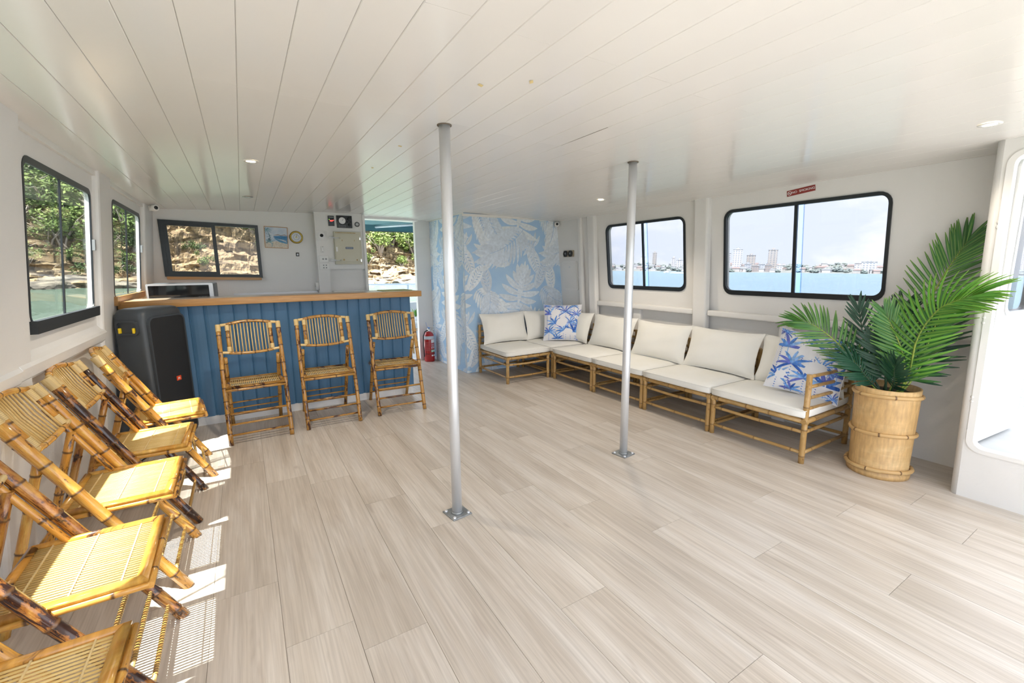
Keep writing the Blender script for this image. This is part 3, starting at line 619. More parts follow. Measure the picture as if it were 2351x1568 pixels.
# electrical section
EY = 6.08
sh = thing('alarm_unit', 'small black alarm unit with red light on the electrical wall', 'alarm', (1.03, EY, 2.005))
MB().box((-.036, -.014, -.062), (.036, 0, .062), bev=.003).build('case', M['dark'], sh)
MB().box((-.016, -.0155, -.006), (.016, -.0138, .008)).box((.020, -.0155, .002), (.030, -.0138, .012)).build('red_light', M['ledred'], sh)
MB().box((-.026, -.0155, .014), (-.020, -.0138, .022)).build('green_light', M['ledgreen'], sh)
MB().box((-.022, -.0155, -.032), (-.010, -.0138, -.020)).box((.008, -.0155, -.032), (.020, -.0138, -.020)).build('button', M['blueink'], sh)
MB().box((-.028, -.0155, .040), (.028, -.0138, .050)).build('title_strip', M['grey'], sh)
gp = thing('gauge_panel', 'black instrument panel with one large white dial above the cupboard', 'gauge panel', (1.188, EY, 2.0))
MB().box((-.094, -.018, -.076), (.094, 0, .076), bev=.003).build('panel', M['dark'], gp)
MB().lathe([(.050, .018), (.050, .026), (.042, .027), (.042, .022)], 24, ctr=(-.028, 0, .012), axis='y').build('dial_rim', M['rubber'], gp)
MB().lathe([(.043, .0225), (0, .0225)], 24, ctr=(-.028, 0, .012), axis='y').build('dial_face', M['white'], gp)
MB().add([(-.030, -.0235, .010), (-.026, -.0235, .010), (-.010, -.0235, .040), (-.012, -.0235, .041)], [(0, 1, 2, 3)]).build('pointer', M['dark'], gp)
for dx, dz, r in ((.056, .036, .020), (.058, -.036, .018), (.036, .0, .008), (.074, .0, .008)):
    MB().lathe([(r, .018), (r, .030), (r*.8, .034), (0, .034)], 16, ctr=(dx, 0, dz), axis='y').build('knob', M['rubber'], gp)
MB().prism(rrect(-.068, -.066, .012, -.044, .002), -.0188, -.018, lambda x, z, d: (x, d, z), holes=[rrect(-.066, -.064, .010, -.046, .002)]).build('name_plate', M['grey'], gp)
rgz = thing('round_gauge', 'small round dark gauge beside the open doorway', 'gauge', (1.345, EY, 1.975))
MB().lathe([(0, 0), (.030, 0), (.031, .010), (.023, .014), (.022, .009)], 22, axis='y').build('rim', M['rubber'], rgz); MB().lathe([(.0225, .0095), (0, .0095)], 20, axis='y').build('dial_face', mat('grey_dial', (.34, .36, .36), .4), rgz)
MB().box((-.014, -.0105, -.003), (.014, -.0095, .001)).build('scale', M['white'], rgz)
cbd = thing('electrical_cupboard', 'aged cream metal cupboard with rust stains and blue label', 'cupboard', (1.207, EY, 1.67))
MB().box((-.166, -.05, -.205), (.166, 0, .205), bev=.004).build('body', M['cream'], cbd)
MB().box((-.160, -.062, -.172), (.145, -.05, .172), bev=.003).build('door', M['cream'], cbd)
MB().box((-.036, -.0635, -.012), (.058, -.062, .012)).build('label_plate', M['blueink'], cbd)
lt = MB()
for i in range(11): lt.box((-.028+i*.0074, -.0641, -.004), (-.0228+i*.0074, -.0634, .004))
lt.build('lettering', M['dial'], cbd)
for dz in (.125, -.155):
    MB().tube([(-.105, -.066, dz), (-.16, -.078, dz-.004), (-.215, -.075, dz-.006), (-.23, -.07, dz-.002), (-.215, -.068, dz+.008), (-.16, -.066, dz+.006)], .004, 6).build('wire_latch', M['steel'], cbd)
    MB().lathe([(0, .062), (.012, .062), (.010, .070), (0, .072)], 10, ctr=(-.10, 0, dz), axis='y').build('latch_boss', M['cream'], cbd)
    MB().box((.142, -.066, dz-.022), (.158, -.048, dz+.022), bev=.003).build('hinge', M['chrome'], cbd)
MB().box((-.152, -.0645, -.045), (-.132, -.062, .012)).build('lock_plate', M['socket'], cbd)
for (x0, x1, z0, z1) in ((-.15, .1, .185, .193), (-.075, -.068, .085, .105), (.075, .081, .085, .105), (-.075, -.055, -.158, -.138), (.09, .105, -.158, -.142)): MB().box((x0, -.0626 if z1 < .17 else -.0508, z0), (x1, -.05, z1)).build('rust_mark', M['rust'], cbd)
def plate(name, lab, loc, w, h, holes_, cat='socket', m='socket'):
    t = thing(name, lab, cat, loc)
    MB().box((-w/2, -.012, -h/2), (w/2, 0, h/2), bev=.004).build('plate', M[m], t)
    for (dx, dz, r) in holes_:
        MB().lathe([(r, .0121), (r*.85, .0132), (0, .0132)], 14, ctr=(dx, 0, dz), axis='y').build('outlet', M['grey'] if m == 'socket' else M['dark'], t)
    return t
plate('wall_socket', 'white double socket with two round outlets left of the cupboard', (.908, EY, 1.532), .115, .082, [(-.008, 0, .011), (.026, 0, .011)])
plate('wall_socket', 'white four-outlet socket plate, lowest beside the cupboard', (.912, EY, 1.437), .118, .078, [(-.012, .017, .008), (.02, .017, .008), (-.012, -.014, .008), (.02, -.014, .008)])
sp_ = thing('rotary_switch', 'white rotary switch with a black knob on the electrical wall', 'switch', (.903, EY, 1.822))
MB().box((-.062, -.006, -.060), (.062, 0, .060), bev=.003).build('plate', M['wall'], sp_); MB().box((-.036, -.016, -.036), (.036, -.006, .036), bev=.004).build('face', M['white'], sp_); MB().lathe([(.020, .016), (.018, .034), (0, .036)], 18, axis='y').build('knob', M['dark'], sp_)
sw = thing('light_switch', 'small narrow white switch between the rotary switch and sockets', 'switch', (.903, EY, 1.652))
MB().box((-.018, -.010, -.038), (.018, 0, .038), bev=.003).build('plate', M['socket'], sw); MB().box((-.010, -.016, -.012), (.010, -.010, .012), bev=.003).build('rocker', M['white'], sw)
for dz in (.03, -.03): MB().lathe([(.004, .010), (0, .012)], 8, ctr=(0, 0, dz), axis='y').build('screw', M['dark'], sw)
bs = thing('blank_socket', 'white plastic box socket low on the side of the electrical wall', 'socket', (.834, 6.16, 1.19))
MB().box((-.035, -.045, -.045), (0, .045, .045), bev=.005).build('box', M['socket'], bs); MB().box((-.037, -.02, -.002), (-.035, .02, .004)).build('slot', M['grey'], bs)

# right-hand corner fittings on the starboard wall
gx = wr(1.587)
dg_ = thing('twin_meter', 'brown twin meter with two black dials by the wallpaper', 'meter', (gx, 5.02, 1.587))
MB().box((-.018, -.115, -.045), (0, .115, .045), bev=.006).build('plate', mat('tan_plate', (.36, .30, .22), .5), dg_)
for dy in (-.055, .055):
    mb = MB().lathe([(.044, -.018), (.044, -.034), (.036, -.036), (.034, -.030), (0, -.030)], 22, ctr=(0, dy, 0), axis='x'); mb.build('dial', M['dark'], dg_)
    MB().add([(-.0312, dy-.004, -.008), (-.0312, dy+.004, -.008), (-.0312, dy+.006, .014), (-.0312, dy-.002, .014)], [(0, 1, 2, 3)]).build('pointer', M['dial'], dg_)
hx = wr(1.28)
ht = thing('access_hatch', 'white rounded access hatch screwed to the wall under the meter', 'hatch', (hx, 5.02, 1.28))
hf = lambda y, z, d: (-d-.1*z, y, z)
MB().prism(rrect(-.165, -.205, .165, .205, .03), -.004, .010, hf).build('rim', M['trimwhite'], ht); MB().prism(rrect(-.145, -.185, .145, .185, .02), .010, .014, hf).build('lid', M['wall'], ht)
for y in (-.155, 0, .155):
    for z in (-.195, -.065, .065, .195):
        if y == 0 and abs(z) < .1: continue
        MB().lathe([(.005, -.010), (0, -.013)], 8, ctr=(-.1*z, y, z), axis='x').build('screw', M['steel'], ht)
MB().lathe([(.016, -.014), (.016, -.017), (.009, -.017), (.009, -.014)], 14, ctr=(-.012, 0, .12), axis='x').build('finger_ring', M['steel'], ht)

# no smoking sign
sx_ = wr(2.0)
sg = thing('no_smoking_sign', 'maroon NO SMOKING sign above the large right window', 'sign', (sx_, 1.968, 1.995), (0, R(-5.7), R(-90)))
MB().box((-.107, -.004, -.023), (.107, 0, .023)).build('plate', M['signred'], sg)
put('lettering', text_mesh('NO  SMOKING', .0262, M['white']), sg, (.018, -.0046, 0), (R(90), 0, 0))
MB().prism([(.016*math.cos(R(a)), .016*math.sin(R(a))) for a in range(0, 360, 18)], -.0048, -.004, lambda x, z, d: (x-.086, d, z), holes=[[(.0125*math.cos(R(a)), .0125*math.sin(R(a))) for a in range(0, 360, 18)]]).box((-.095, -.0048, -.003), (-.077, -.004, 0)).add([(-.096, -.0049, .009), (-.094, -.0049, .011), (-.076, -.0049, -.009), (-.078, -.0049, -.011)], [(0, 1, 2, 3)]).build('symbol', M['white'], sg)

# ================================================================== CHAIRS
def make_chair(name, label, group, top, sf, sr, rear, wrapped, dark=False, rad=.0178):
    """folding bamboo chair, front toward -y, y measured back from the front feet.
    top=(y,z) of the back rails; sf/sr=y of seat front/rear; rear=y of the rear feet"""
    t = thing(name, label, 'chair', group=group); ty, tz = top; hw = .222
    cm = M['chair'] if wrapped else M['chair_brown']
    rail = lambda z: Vector((0, ty*z/tz, z))
    for s in (-1, 1):
        x = s*hw
        MB().bam([(x, 0, 0), rail(tz*.5)+Vector((x+s*.003, 0, 0)), rail(tz-.03)+Vector((x, 0, 0))], rad, .13, seed=3+s, n=10).build('leg', cm, t)
        MB().coil([rail(tz-.055)+Vector((x, 0, 0)), rail(tz)+Vector((x, 0, 0))], rad*1.13).build('binding', M['cane'], t)
        # slimmer brace pole behind the rail
        if wrapped: MB().bam([rail(.80)+Vector((s*.196, .028, 0)), rail(.40)+Vector((s*.196, .028, 0))], .0125, .2, seed=9+s, n=8).build('brace', M['chair'], t)
        MB().bam([(s*.196, rail(.68).y+.02, .68), (s*.196, rear, 0)], .0165, .17, seed=5+s, n=9).build('leg', cm, t)
        # inner upright of the backrest
        zi0, zi1 = .735, tz-.01
        MB().bam([rail(zi0)+Vector((s*.158, .004, 0)), rail(zi1)+Vector((s*.158, .004, 0))], .0150, .3, seed=11+s, n=9).build('back_upright', cm, t)
        MB().coil([rail(zi1-.045)+Vector((s*.158, .004, 0)), rail(zi1+.002)+Vector((s*.158, .004, 0))], .0175).build('binding', M['cane'], t)
        MB().coil([rail(zi0-.005)+Vector((s*.158, .004, 0)), rail(zi0+.035)+Vector((s*.158, .004, 0))], .0175).build('binding', M['cane'], t)
        MB().coil([rail(tz-.006)+Vector((s*.205, 0, 0)), rail(tz-.002)+Vector((s*.165, .003, 0))], .0125).build('binding', M['cane'], t)
        MB().coil([rail(zi0-.006)+Vector((s*.210, .0, 0)), rail(zi0-.012)+Vector((s*.155, .003, 0))], .0118).build('binding', M['cane'], t)
    arc = lambda z0, dz, dy, w: [rail(z0+dz*(1-(u/5)**2))+Vector((w*u/5, dy*(1-(u/5)**2)+.003, 0)) for u in range(-5, 6)]
    MB().bam(arc(tz-.004, .020, .016, .165), .0138, .11, seed=21).build('top_bar', cm, t)
    MB().bam(arc(.722, -.014, .016, .165), .0125, .12, seed=22).build('lower_bar', cm, t)
    for i in range(12):
        u = -1+2*(i+.5)/12; k = 1-u*u; x = u*.147
        a = rail(.722-.014*k)+Vector((x, .003+.016*k, 0)); b = rail(tz-.004+.020*k)+Vector((x, .003+.016*k, 0)); c = (a+b)/2+Vector((0, .010*k, 0))
        MB().tube([a, c, b], .0046, 6).build('spindle', M['spindle'], t)
    # seat: mitred double frame filled with slats
    zs = .462; sw_ = .215; fwid = .030
    for nm, a, b in (('seat_frame', (-sw_, sf), (sw_, sf)), ('seat_frame', (-sw_, sr), (sw_, sr)), ('seat_frame', (-sw_, sf), (-sw_, sr)), ('seat_frame', (sw_, sf), (sw_, sr))):
        horiz = a[1] == b[1]; cxx, cyy = 0, (sf+sr)/2
        inn = lambda p: (p[0]+(fwid if p[0] < 0 else -fwid), p[1]+(fwid if p[1] < cyy else -fwid))
        q = [a, b, inn(b), inn(a)]; mid = lambda p, r_: ((p[0]+r_[0])/2, (p[1]+r_[1])/2)
        vs = []
        for p_, r_ in ((a, inn(a)), (b, inn(b))):
            m_ = mid(p_, r_); vs += [(p_[0], p_[1], zs-.014), (p_[0], p_[1], zs-.002), (m_[0], m_[1], zs+.006), (r_[0], r_[1], zs-.001), (r_[0], r_[1], zs-.014)]
        MB().add(vs, [(0, 1, 6, 5), (1, 2, 7, 6), (2, 3, 8, 7), (3, 4, 9, 8), (4, 0, 5, 9), (0, 4, 3, 2, 1), (5, 6, 7, 8, 9)], [(v[0]*1.0+v[1], v[1]) for v in vs], smooth=True).build(nm, cm, t)
    for a, b in (((-sw_-.004, sf-.004), (sw_+.004, sf-.004)), ((-sw_+.004, sf), (-sw_+.004, sr)), ((sw_-.004, sf), (sw_-.004, sr)), ((-sw_, sr), (sw_, sr))):
        MB().bam([(a[0], a[1], zs-.026), (b[0], b[1], zs-.026)], .0112, .16, seed=int(a[0]*100)+40, n=8).build('seat_rim', cm, t)
    ns = 26; inner = 2*(sw_-fwid); ls = sr-sf-2*fwid; p_ = inner/ns
    slm = MB().tube([(0, -ls/2-.004, 0), (0, 0, 0), (0, ls/2+.004, 0)], p_*.33, 6, flat=.6).mesh('seat_slat', M['slat'])
    for i in range(ns): put('seat_slat', slm, t, (-inner/2+p_*(i+.5), (sf+sr)/2, zs-.007))
    for k in (.12, .5, .88):
        MB().box((-inner/2, -.0022, -.0015), (inner/2, .0022, .0022)).build('slat_tie', M['cane'], t, (0, sf+fwid+ls*k, zs-.0045))
    MB().bam([(-.196, sr+.01, zs-.045), (.196, sr+.01, zs-.045)], .010, .2, seed=31, n=8).build('seat_support', M['chair'], t)
    for z in (.076, .157, .241):
        a = rail(z)+Vector((-hw+.012, 0, 0)); b = rail(z)+Vector((hw-.012, 0, 0))
        if wrapped:
            q = MB().tube([a, b], .0068, 7); q.build('rung', M['spindle'], t)
            MB().coil([a.lerp(b, .12), a.lerp(b, .88)], .0088, .011, 8).build('rung_binding', M['spiral'], t)
        else: MB().tube([a, b], .0086, 8).build('rung', M['chair_brown'], t)
    for z in (.10, .171, .233):
        yy = rail(.68).y+.02+(rear-rail(.68).y-.02)*(1-z/.68)
        MB().tube([(-.19, yy, z), (.19, yy, z)], .0072, 7).build('rung', cm, t)
    return t
ga, gb = 'bamboo folding chairs in front of the bar', 'bamboo folding chairs along the left wall'
ch = make_chair('bamboo_folding_chair', 'bamboo folding chair nearest the speaker in front of the blue bar', ga, (.31, .955), .085, .455, .60, False)
ch.location = (.022, 4.07, 0); ch.rotation_euler = (0, 0, R(2))
c2 = copy_tree(ch); c2.location = (.602, 4.11, 0); c2.rotation_euler = (0, 0, R(-.5)); c2['label'] = 'middle of the three bamboo folding chairs in front of the blue bar'
c3 = copy_tree(ch); c3.location = (1.235, 4.132, 0); c3.rotation_euler = (0, 0, R(-3)); c3['label'] = 'bamboo folding chair nearest the fire extinguisher in front of the blue bar'
cw = make_chair('bamboo_folding_chair', 'farthest bamboo folding chair of the left row, touching the black speaker', gb, (.505, .905), .01, .385, .585, True, rad=.0215)
rows = [(-.315, 3.735, 97, None), (-.335, 3.10, 90, 'sunlit bamboo folding chair second from the speaker in the left row'), (-.335, 2.50, 90, 'bamboo folding chair in the middle of the left row, third from the speaker'),
        (-.332, 1.855, 91, 'bamboo folding chair with bright sunny seat, second nearest the camera in the left row'), (-.335, 1.235, 90, 'bamboo folding chair cut off at the bottom left corner, nearest the camera')]
for i, (x, y, a, lab) in enumerate(rows):
    c = cw if i == 0 else copy_tree(cw)
    c.location = (x, y, 0); c.rotation_euler = (0, 0, R(a))
    if lab: c['label'] = lab
    if i in (1, 3):
        for o in c.children:
            if o.type == 'MESH' and o.data.materials and o.data.materials[0] == M['chair'] and o.name.startswith('leg'):
                o.data = o.data.copy(); o.data.materials[0] = M['chair_dark']

# ================================================================== SOFA MODULES
def make_sofa(label, W_, D_, arm=0, back=True, backpost=True):
    """bamboo seat module: front edge on y=0, back toward +y, width along x from 0 to W_"""
    t = thing('bamboo_sofa_module', label, 'sofa', group='bamboo sofa modules'); hs = .325; r = .0195
    for ix, x in enumerate((r, W_-r)):
        armp = arm and ix == (1 if arm > 0 else 0)
        MB().bam([(x, r, 0), (x, r, .65 if armp else hs-.02)], r, .19, seed=50+ix, n=10).build('leg', M['sofa'], t)
        MB().bam([(x, D_-r, 0), (x, D_-r, .65)], r, .21, seed=60+ix, n=10).build('leg', M['sofa'], t)
        for z, rr2, nm in ((hs-.018, .0185, 'top_rail'), (hs-.095, .0125, 'side_rail'), (.075, .0125, 'side_rail')):
            MB().bam([(x, .02 if nm == 'side_rail' else 0, z), (x, D_-.02, z)], rr2, .24, seed=int(z*900)+ix, n=9).build(nm, M['sofa'], t)
        if armp:
            for z in (.40, .48, .56, .635): MB().bam([(x, .02, z), (x, D_/2, z-.012), (x, D_-.02, z)], .0125, .25, seed=int(z*700), n=9).build('arm_bar', M['sofa'], t)
    for y in (r, D_-r):
        MB().bam([(-.0, y, hs-.016), (W_*.5, y, hs-.018), (W_, y, hs-.016)], .0185, .22, seed=int(y*100)+70, n=9).build('top_rail', M['sofa'], t)
        MB().bam([(.02, y, hs-.095), (W_/2, y-.004, hs-.099), (W_-.02, y, hs-.095)], .0125, .26, seed=int(y*100)+75, n=9).build('cross_rail', M['sofa'], t)
        MB().bam([(.02, y, .078), (W_/2, y+.004, .073), (W_-.02, y, .078)], .0125, .26, seed=int(y*100)+80, n=9).build('cross_rail', M['sofa'], t)
    for z in (.40, .48, .56, .635): MB().bam([(.0, D_-r, z), (W_, D_-r, z)], .0125, .25, seed=int(z*1000), n=9).build('back_bar', M['sofa'], t)
    for i in range(6):
        x = .06+(W_-.12)*i/5; MB().tube([(x, .02, hs-.002), (x, D_-.03, hs-.002)], .009, 7).build('seat_slat', M['sofa'], t)
    return t
def set_loc(o, loc, rz): o.location = loc; o.rotation_euler = (0, 0, R(rz)); return o
# module with its back to the wallpaper, then the row along the right wall (front edge on x = 3.27, facing -x)
sA = set_loc(make_sofa('bamboo sofa module standing against the blue leaf wallpaper', .64, .76), (2.632, 4.462, 0), 0)
SB = [(4.405, 'first bamboo sofa module of the right row, beside the corner'), (3.665, 'bamboo sofa module under the small right window, left of the front pole'), (2.925, 'bamboo sofa module right of the pole under the wall post'), ]
mB = make_sofa(SB[0][1], .735, .74); set_loc(mB, (3.272, SB[0][0], 0), -90)
for y, lab in SB[1:]:
    o = copy_tree(mB); set_loc(o, (3.272, y, 0), -90); o['label'] = lab
sE = set_loc(make_sofa('bamboo sofa module with an armrest, next to the palm pot', .745, .70, arm=1), (3.272, 2.185, 0), -90)
sC = copy_tree(mB); set_loc(sC, (3.30, 5.19, 0), -90); sC['label'] = 'corner bamboo sofa module between wallpaper and right wall'

def soft_box(w, d, h, bev, dome=.012, n=12):
    """stuffed box cushion: rounded edges, crowned top"""
    mb = MB(); vs = []; fs = []
    bm = bmesh.new(); bmesh.ops.create_cube(bm, size=1)
    for v in bm.verts: v.co = Vector((v.co.x*w, v.co.y*d, v.co.z*h))
    bmesh.ops.subdivide_edges(bm, edges=bm.edges[:], cuts=6, use_grid_fill=True)
    for v in bm.verts:
        p = v.co; q = Vector((max(-w/2+bev, min(w/2-bev, p.x)), max(-d/2+bev, min(d/2-bev, p.y)), max(-h/2+bev, min(h/2-bev, p.z))))
        dd = p-q
        if dd.length > 1e-6: p = q+dd.normalized()*bev
        k = max(0, 1-(2*p.x/w)**4)*max(0, 1-(2*p.y/d)**4); p.z += dome*k*(1 if p.z > 0 else 0)
        v.co = p
    bm.verts.index_update(); mb.add([v.co[:] for v in bm.verts], [[v.index for v in f.verts] for f in bm.faces], smooth=True); bm.free(); return mb
def seat_cushion(lab, loc, w, d, rz):
    o = thing('seat_cushion', lab, 'cushion', loc, (0, 0, R(rz)), 'cream seat cushions')
    soft_box(w, d, .068, .020).build('cover', M['cushion'], o, (0, 0, .036))
    pth = [(x, y, .062) for x, y in rrect(-w/2+.002, -d/2+.002, w/2-.002, d/2-.002, .02, 3)]; MB().tube(pth+[pth[0]], .0028, 5, cap=False).build('piping', M['cushion'], o)
    return o
ST = .328
seat_cushion('cream seat cushion on the sofa module against the wallpaper', (2.955, 4.815, ST), .655, .70, 0)
seat_cushion('cream seat cushion in the sofa corner under the patterned pillow', (3.635, 4.81, ST), .68, .70, 0)
for y, lab in ((4.035, 'cream seat cushion on the first module of the right row'), (3.295, 'cream seat cushion behind the front pole'), (2.553, 'cream seat cushion right of the pole'), (1.812, 'cream seat cushion beside the sofa armrest')):
    seat_cushion(lab, (3.59, y, ST), .67, .728, 0)

def pillow_surf(w, h, t, pinch=.05):
    def f(u, v, side, lift=0):
        a = max(0, 1-abs(u)**2.6); b = max(0, 1-abs(v)**2.6)
        x = u*w/2*(1-pinch*b*abs(u)*.9); z = v*h/2*(1-pinch*a*abs(v)*.9)
        return (x, -side*((t/2)*(a*b)**.55+lift)+0, z)
    return f
def pillow(name, lab, cat, group, loc, rot, w, h, t, m, cord=True, pinch=.06):
    o = thing(name, lab, cat, loc, rot, group); f = pillow_surf(w, h, t, pinch); n = 16; mb = MB(); g = random.Random(lab)
    ax = [g.uniform(0, 6) for _ in range(4)]
    for side in (1, -1):
        vs = []
        for j in range(n+1):
            for i in range(n+1):
                u, v = -1+2*i/n, -1+2*j/n; p = f(u, v, side); e = (1-u*u)*(1-v*v)
                wr_ = .004*math.sin(5*u+ax[0]+3*v)*e+.003*math.sin(9*v+ax[1]-4*u)*e+.004*math.sin(14*u+ax[2])*max(0, abs(v)-.55)*(1-u*u)
                vs.append((p[0], p[1]-side*wr_, p[2]+h/2))
        mb.add(vs, [(j*(n+1)+i, j*(n+1)+i+1, (j+1)*(n+1)+i+1, (j+1)*(n+1)+i) for j in range(n) for i in range(n)], smooth=True)
    mb.build('cover', m, o)
    if cord:
        E_ = [(-1+2*i/n, -1) for i in range(n)]+[(1, -1+2*i/n) for i in range(n)]+[(1-2*i/n, 1) for i in range(n)]+[(-1, 1-2*i/n) for i in range(n+1)]
        MB().tube([(p[0], p[1], p[2]+h/2) for p in (f(u, v, 1) for u, v in E_)], .0035, 5, cap=False).build('piping', m, o)
    return o, f
lean = R(-17)
def back_cushion(lab, x, y, rz, w=.72, h=.415, lean_=lean, z=.402): return pillow('back_cushion', lab, 'cushion', 'cream back cushions', (x, y, z), (lean_, 0, R(rz)), w, h, .165, M['cushion'], pinch=.10)
back_cushion('cream back cushion against the wallpaper at the left end of the sofa', 2.995, 5.065, 1, w=.72)
back_cushion('cream back cushion against the wallpaper in the corner, behind the patterned pillow', 3.62, 5.05, -3, w=.60)
back_cushion('cream back cushion on the right wall in the corner, behind the patterned pillow', 3.80, 4.66, -92, w=.60)
back_cushion('cream back cushion under the left edge of the small right window', 3.79, 3.965, -90, w=.735)
back_cushion('cream back cushion behind the front pole, under the small right window', 3.78, 3.215, -90, w=.74, z=.395)
back_cushion('cream back cushion under the wall post right of the pole', 3.77, 2.485, -91, w=.76)
back_cushion('cream back cushion behind the large patterned pillow by the armrest', 3.78, 1.78, -90, w=.70)

def palm_print(o, f, w, h, seed):
    """blue block-printed palms following the pillow face"""
    global lp
    g = random.Random(seed); lp = MB(); blues = [(.10, .25, .66), (.16, .36, .78), (.05, .14, .50), (.28, .48, .84), (.14, .18, .58)]
    def mp(dl):
        def q(x, z):
            u = max(-.995, min(.995, x*2/w)); v = max(-.995, min(.995, z*2/h)); p = f(u, v, 1, .0012+dl); return (p[0], p[1], p[2]+h/2)
        return q
    def tree(x, z, s, kind):
        fn = mp(g.random()*.0006); c = lambda: g.choice(blues)
        if kind < 2:
            k = int(s*120)
            for i in range(k): lp.strip([(x-.004+g.uniform(-.001, .001), z-i*s*.075/1), (x+.005, z-i*s*.075-.004)], [.0035, .003], fn, c())
            for i in range(9):
                a = R(200-220*i/8); P = lobe(fn, x, z, a, s*g.uniform(.34, .46), s*(.022 if kind == 0 else .034), R(-35) if math.cos(a) > 0 else R(35), c(), 5)
                if kind == 0:
                    for q_ in P[1:5]:
                        lobe(fn, q_[0], q_[1], a-R(60), s*.07, s*.007, 0, c(), 3)
        else:
            lp.strip([(x, z), (x+.004, z-s*.30)], [.003, .003], fn, c())
            for i in range(6):
                a = R(170-160*i/5); lobe(fn, x, z-.02*s, a, s*g.uniform(.34, .5), s*.045, R(-20) if math.cos(a) > 0 else R(20), c(), 6)
    for (x, z, s, kd) in ((-.32, .22, .30, 2), (.08, .28, .34, 0), (.38, .20, .28, 0), (-.20, -.05, .34, 1), (.20, -.02, .30, 0), (-.36, -.28, .28, 1), (.02, -.24, .30, 1), (.30, -.26, .36, 2), (-.08, .44, .20, 0), (.42, -.08, .24, 2), (-.42, .44, .22, 0), (.30, .46, .2, 1), (.44, -.44, .2, 0), (-.12, -.46, .2, 2)):
        tree(x*w, z*h, s*w/.5*.92, kd)
    lp.build('palm_print', M['ink'], o)
p1, f1 = pillow('throw_pillow', 'white pillow printed with blue palms in the sofa corner', 'pillow', 'blue palm print pillows', (3.635, 4.675, .412), (R(-14), 0, R(-38)), .52, .50, .16, M['pillow'], pinch=.07)
palm_print(p1, f1, .52, .50, 3)
p2, f2 = pillow('throw_pillow', 'white pillow printed with blue palms leaning by the armrest', 'pillow', 'blue palm print pillows', (3.595, 1.66, .402), (R(-17), R(8), R(-76)), .50, .49, .17, M['pillow'], pinch=.07)
palm_print(p2, f2, .50, .49, 8)

# ================================================================== PALM IN BAMBOO POT
pp = thing('potted_palm', 'green artificial palm in a tall pale bamboo pot', 'plant', (3.607, 1.125, 0))
prof = [(.170, 0), (.172, .03), (.160, .04), (.166, .3), (.172, .58), (.172, .60), (.160, .60), (.155, .55)]
MB().lathe([(0, .003)]+prof, 36).build('pot', M['pot'], pp)
MB().lathe([(.158, .555), (0, .56)], 24).build('filler', M['soil'], pp)
for z, r in ((.555, .176), (.30, .172), (.058, .176)):
    P = [(r*math.cos(2*math.pi*k/36), r*math.sin(2*math.pi*k/36), z+.006*math.sin(k*.35)) for k in range(-3, 35)]
    MB().bam(P, .0125, .16, seed=int(z*100), n=8).build('hoop', M['pot'], pp)
lfm = {}
def leaflet_mesh(m, fold=.35, droop=.18):
    k = (m.name, droop)
    if k not in lfm:
        vs = []; n = 6
        for i in range(n+1):
            t = i/n; w = .060*(math.sin(math.pi*min(1, t*.86+.10))**.8)+.001; z = -droop*t*t
            vs += [(t, -w, z+fold*w), (t, 0, z), (t, w, z+fold*w)]
        lfm[k] = MB().add(vs, [(3*i+j, 3*i+j+1, 3*i+j+4, 3*i+j+3) for i in range(n) for j in (0, 1)], smooth=True).mesh('leaflet', m)
    return lfm[k]
def bez(pts, t):
    q = [Vector(p) for p in pts]
    n = len(q)-1; x = t*n; i = min(n-1, int(x)); f_ = x-i
    p0 = q[max(i-1, 0)]; p1_ = q[i]; p2_ = q[i+1]; p3 = q[min(i+2, n)]
    return .5*((2*p1_)+(-p0+p2_)*f_+(2*p0-5*p1_+4*p2_-p3)*f_*f_+(-p0+3*p1_-3*p2_+p3)*f_**3)
C0 = Vector((3.607, 1.125, 0))
def frond(pts, m, sm, ll, n, nrm, start=.22, joined=False, droop=.18, seed=0, rs=.006, spread=58):
    g = random.Random(seed); nrm = Vector(nrm).normalized()
    Q = [bez(pts, i/16)-C0 for i in range(17)]
    o = MB().tube(Q, [rs*(1-.75*i/16)+.001 for i in range(17)], 6).build('frond', sm, pp)
    jm = MB(); base = leaflet_mesh(m, droop=droop)
    for i in range(n):
        t = start+(1-start)*i/(n-1)*.985; p = bez(pts, t)-C0; d = (bez(pts, min(1, t+.03))-bez(pts, max(0, t-.03))).normalized()
        nn = (nrm-d*nrm.dot(d)).normalized(); s_ = d.cross(nn)
        for sd in (-1, 1):
            a = R(spread-(spread-16)*((t-start)/(1-start))**1.6+g.uniform(-5, 5)); L_ = ll*(.50+.5*math.sin(math.pi*min(1, .18+.72*(t-start)/(1-start))))*g.uniform(.93, 1.06)
            X = (d*math.cos(a)+s_*sd*math.sin(a)+nn*.22).normalized(); Z = (nn-X*nn.dot(X)).normalized(); Y = Z.cross(X)
            w = .15; mw_ = Matrix(((X.x*L_, Y.x*w, Z.x*L_, p.x), (X.y*L_, Y.y*w, Z.y*L_, p.y), (X.z*L_, Y.z*w, Z.z*L_, p.z), (0, 0, 0, 1)))
            if joined:
                b = [mw_ @ v.co for v in base.vertices]; jm.add([v[:] for v in b], [tuple(q.vertices) for q in base.polygons], smooth=True)
            else:
                put('leaflet', base, o, mw=mw_)
    if joined: jm.build('leaflets', m, o, kind='stuff')
    return o
cam_dir = (-.93, -.30, .15)
frond([(3.57, 1.17, .56), (3.55, 1.219, .63), (3.52, 1.33, .784), (3.48, 1.459, .914), (3.45, 1.563, .982), (3.42, 1.635, .99)], M['frondM'], M['stem'], .20, 26, (-.75, .1, .75), seed=1)
frond([(3.60, 1.08, .56), (3.56, 1.015, .676), (3.50, .983, .939), (3.47, .905, 1.121), (3.45, .815, 1.191), (3.42, .725, 1.23)], M['frondL'], M['stem'], .235, 30, (-.7, -.1, .7), seed=2, droop=.28)
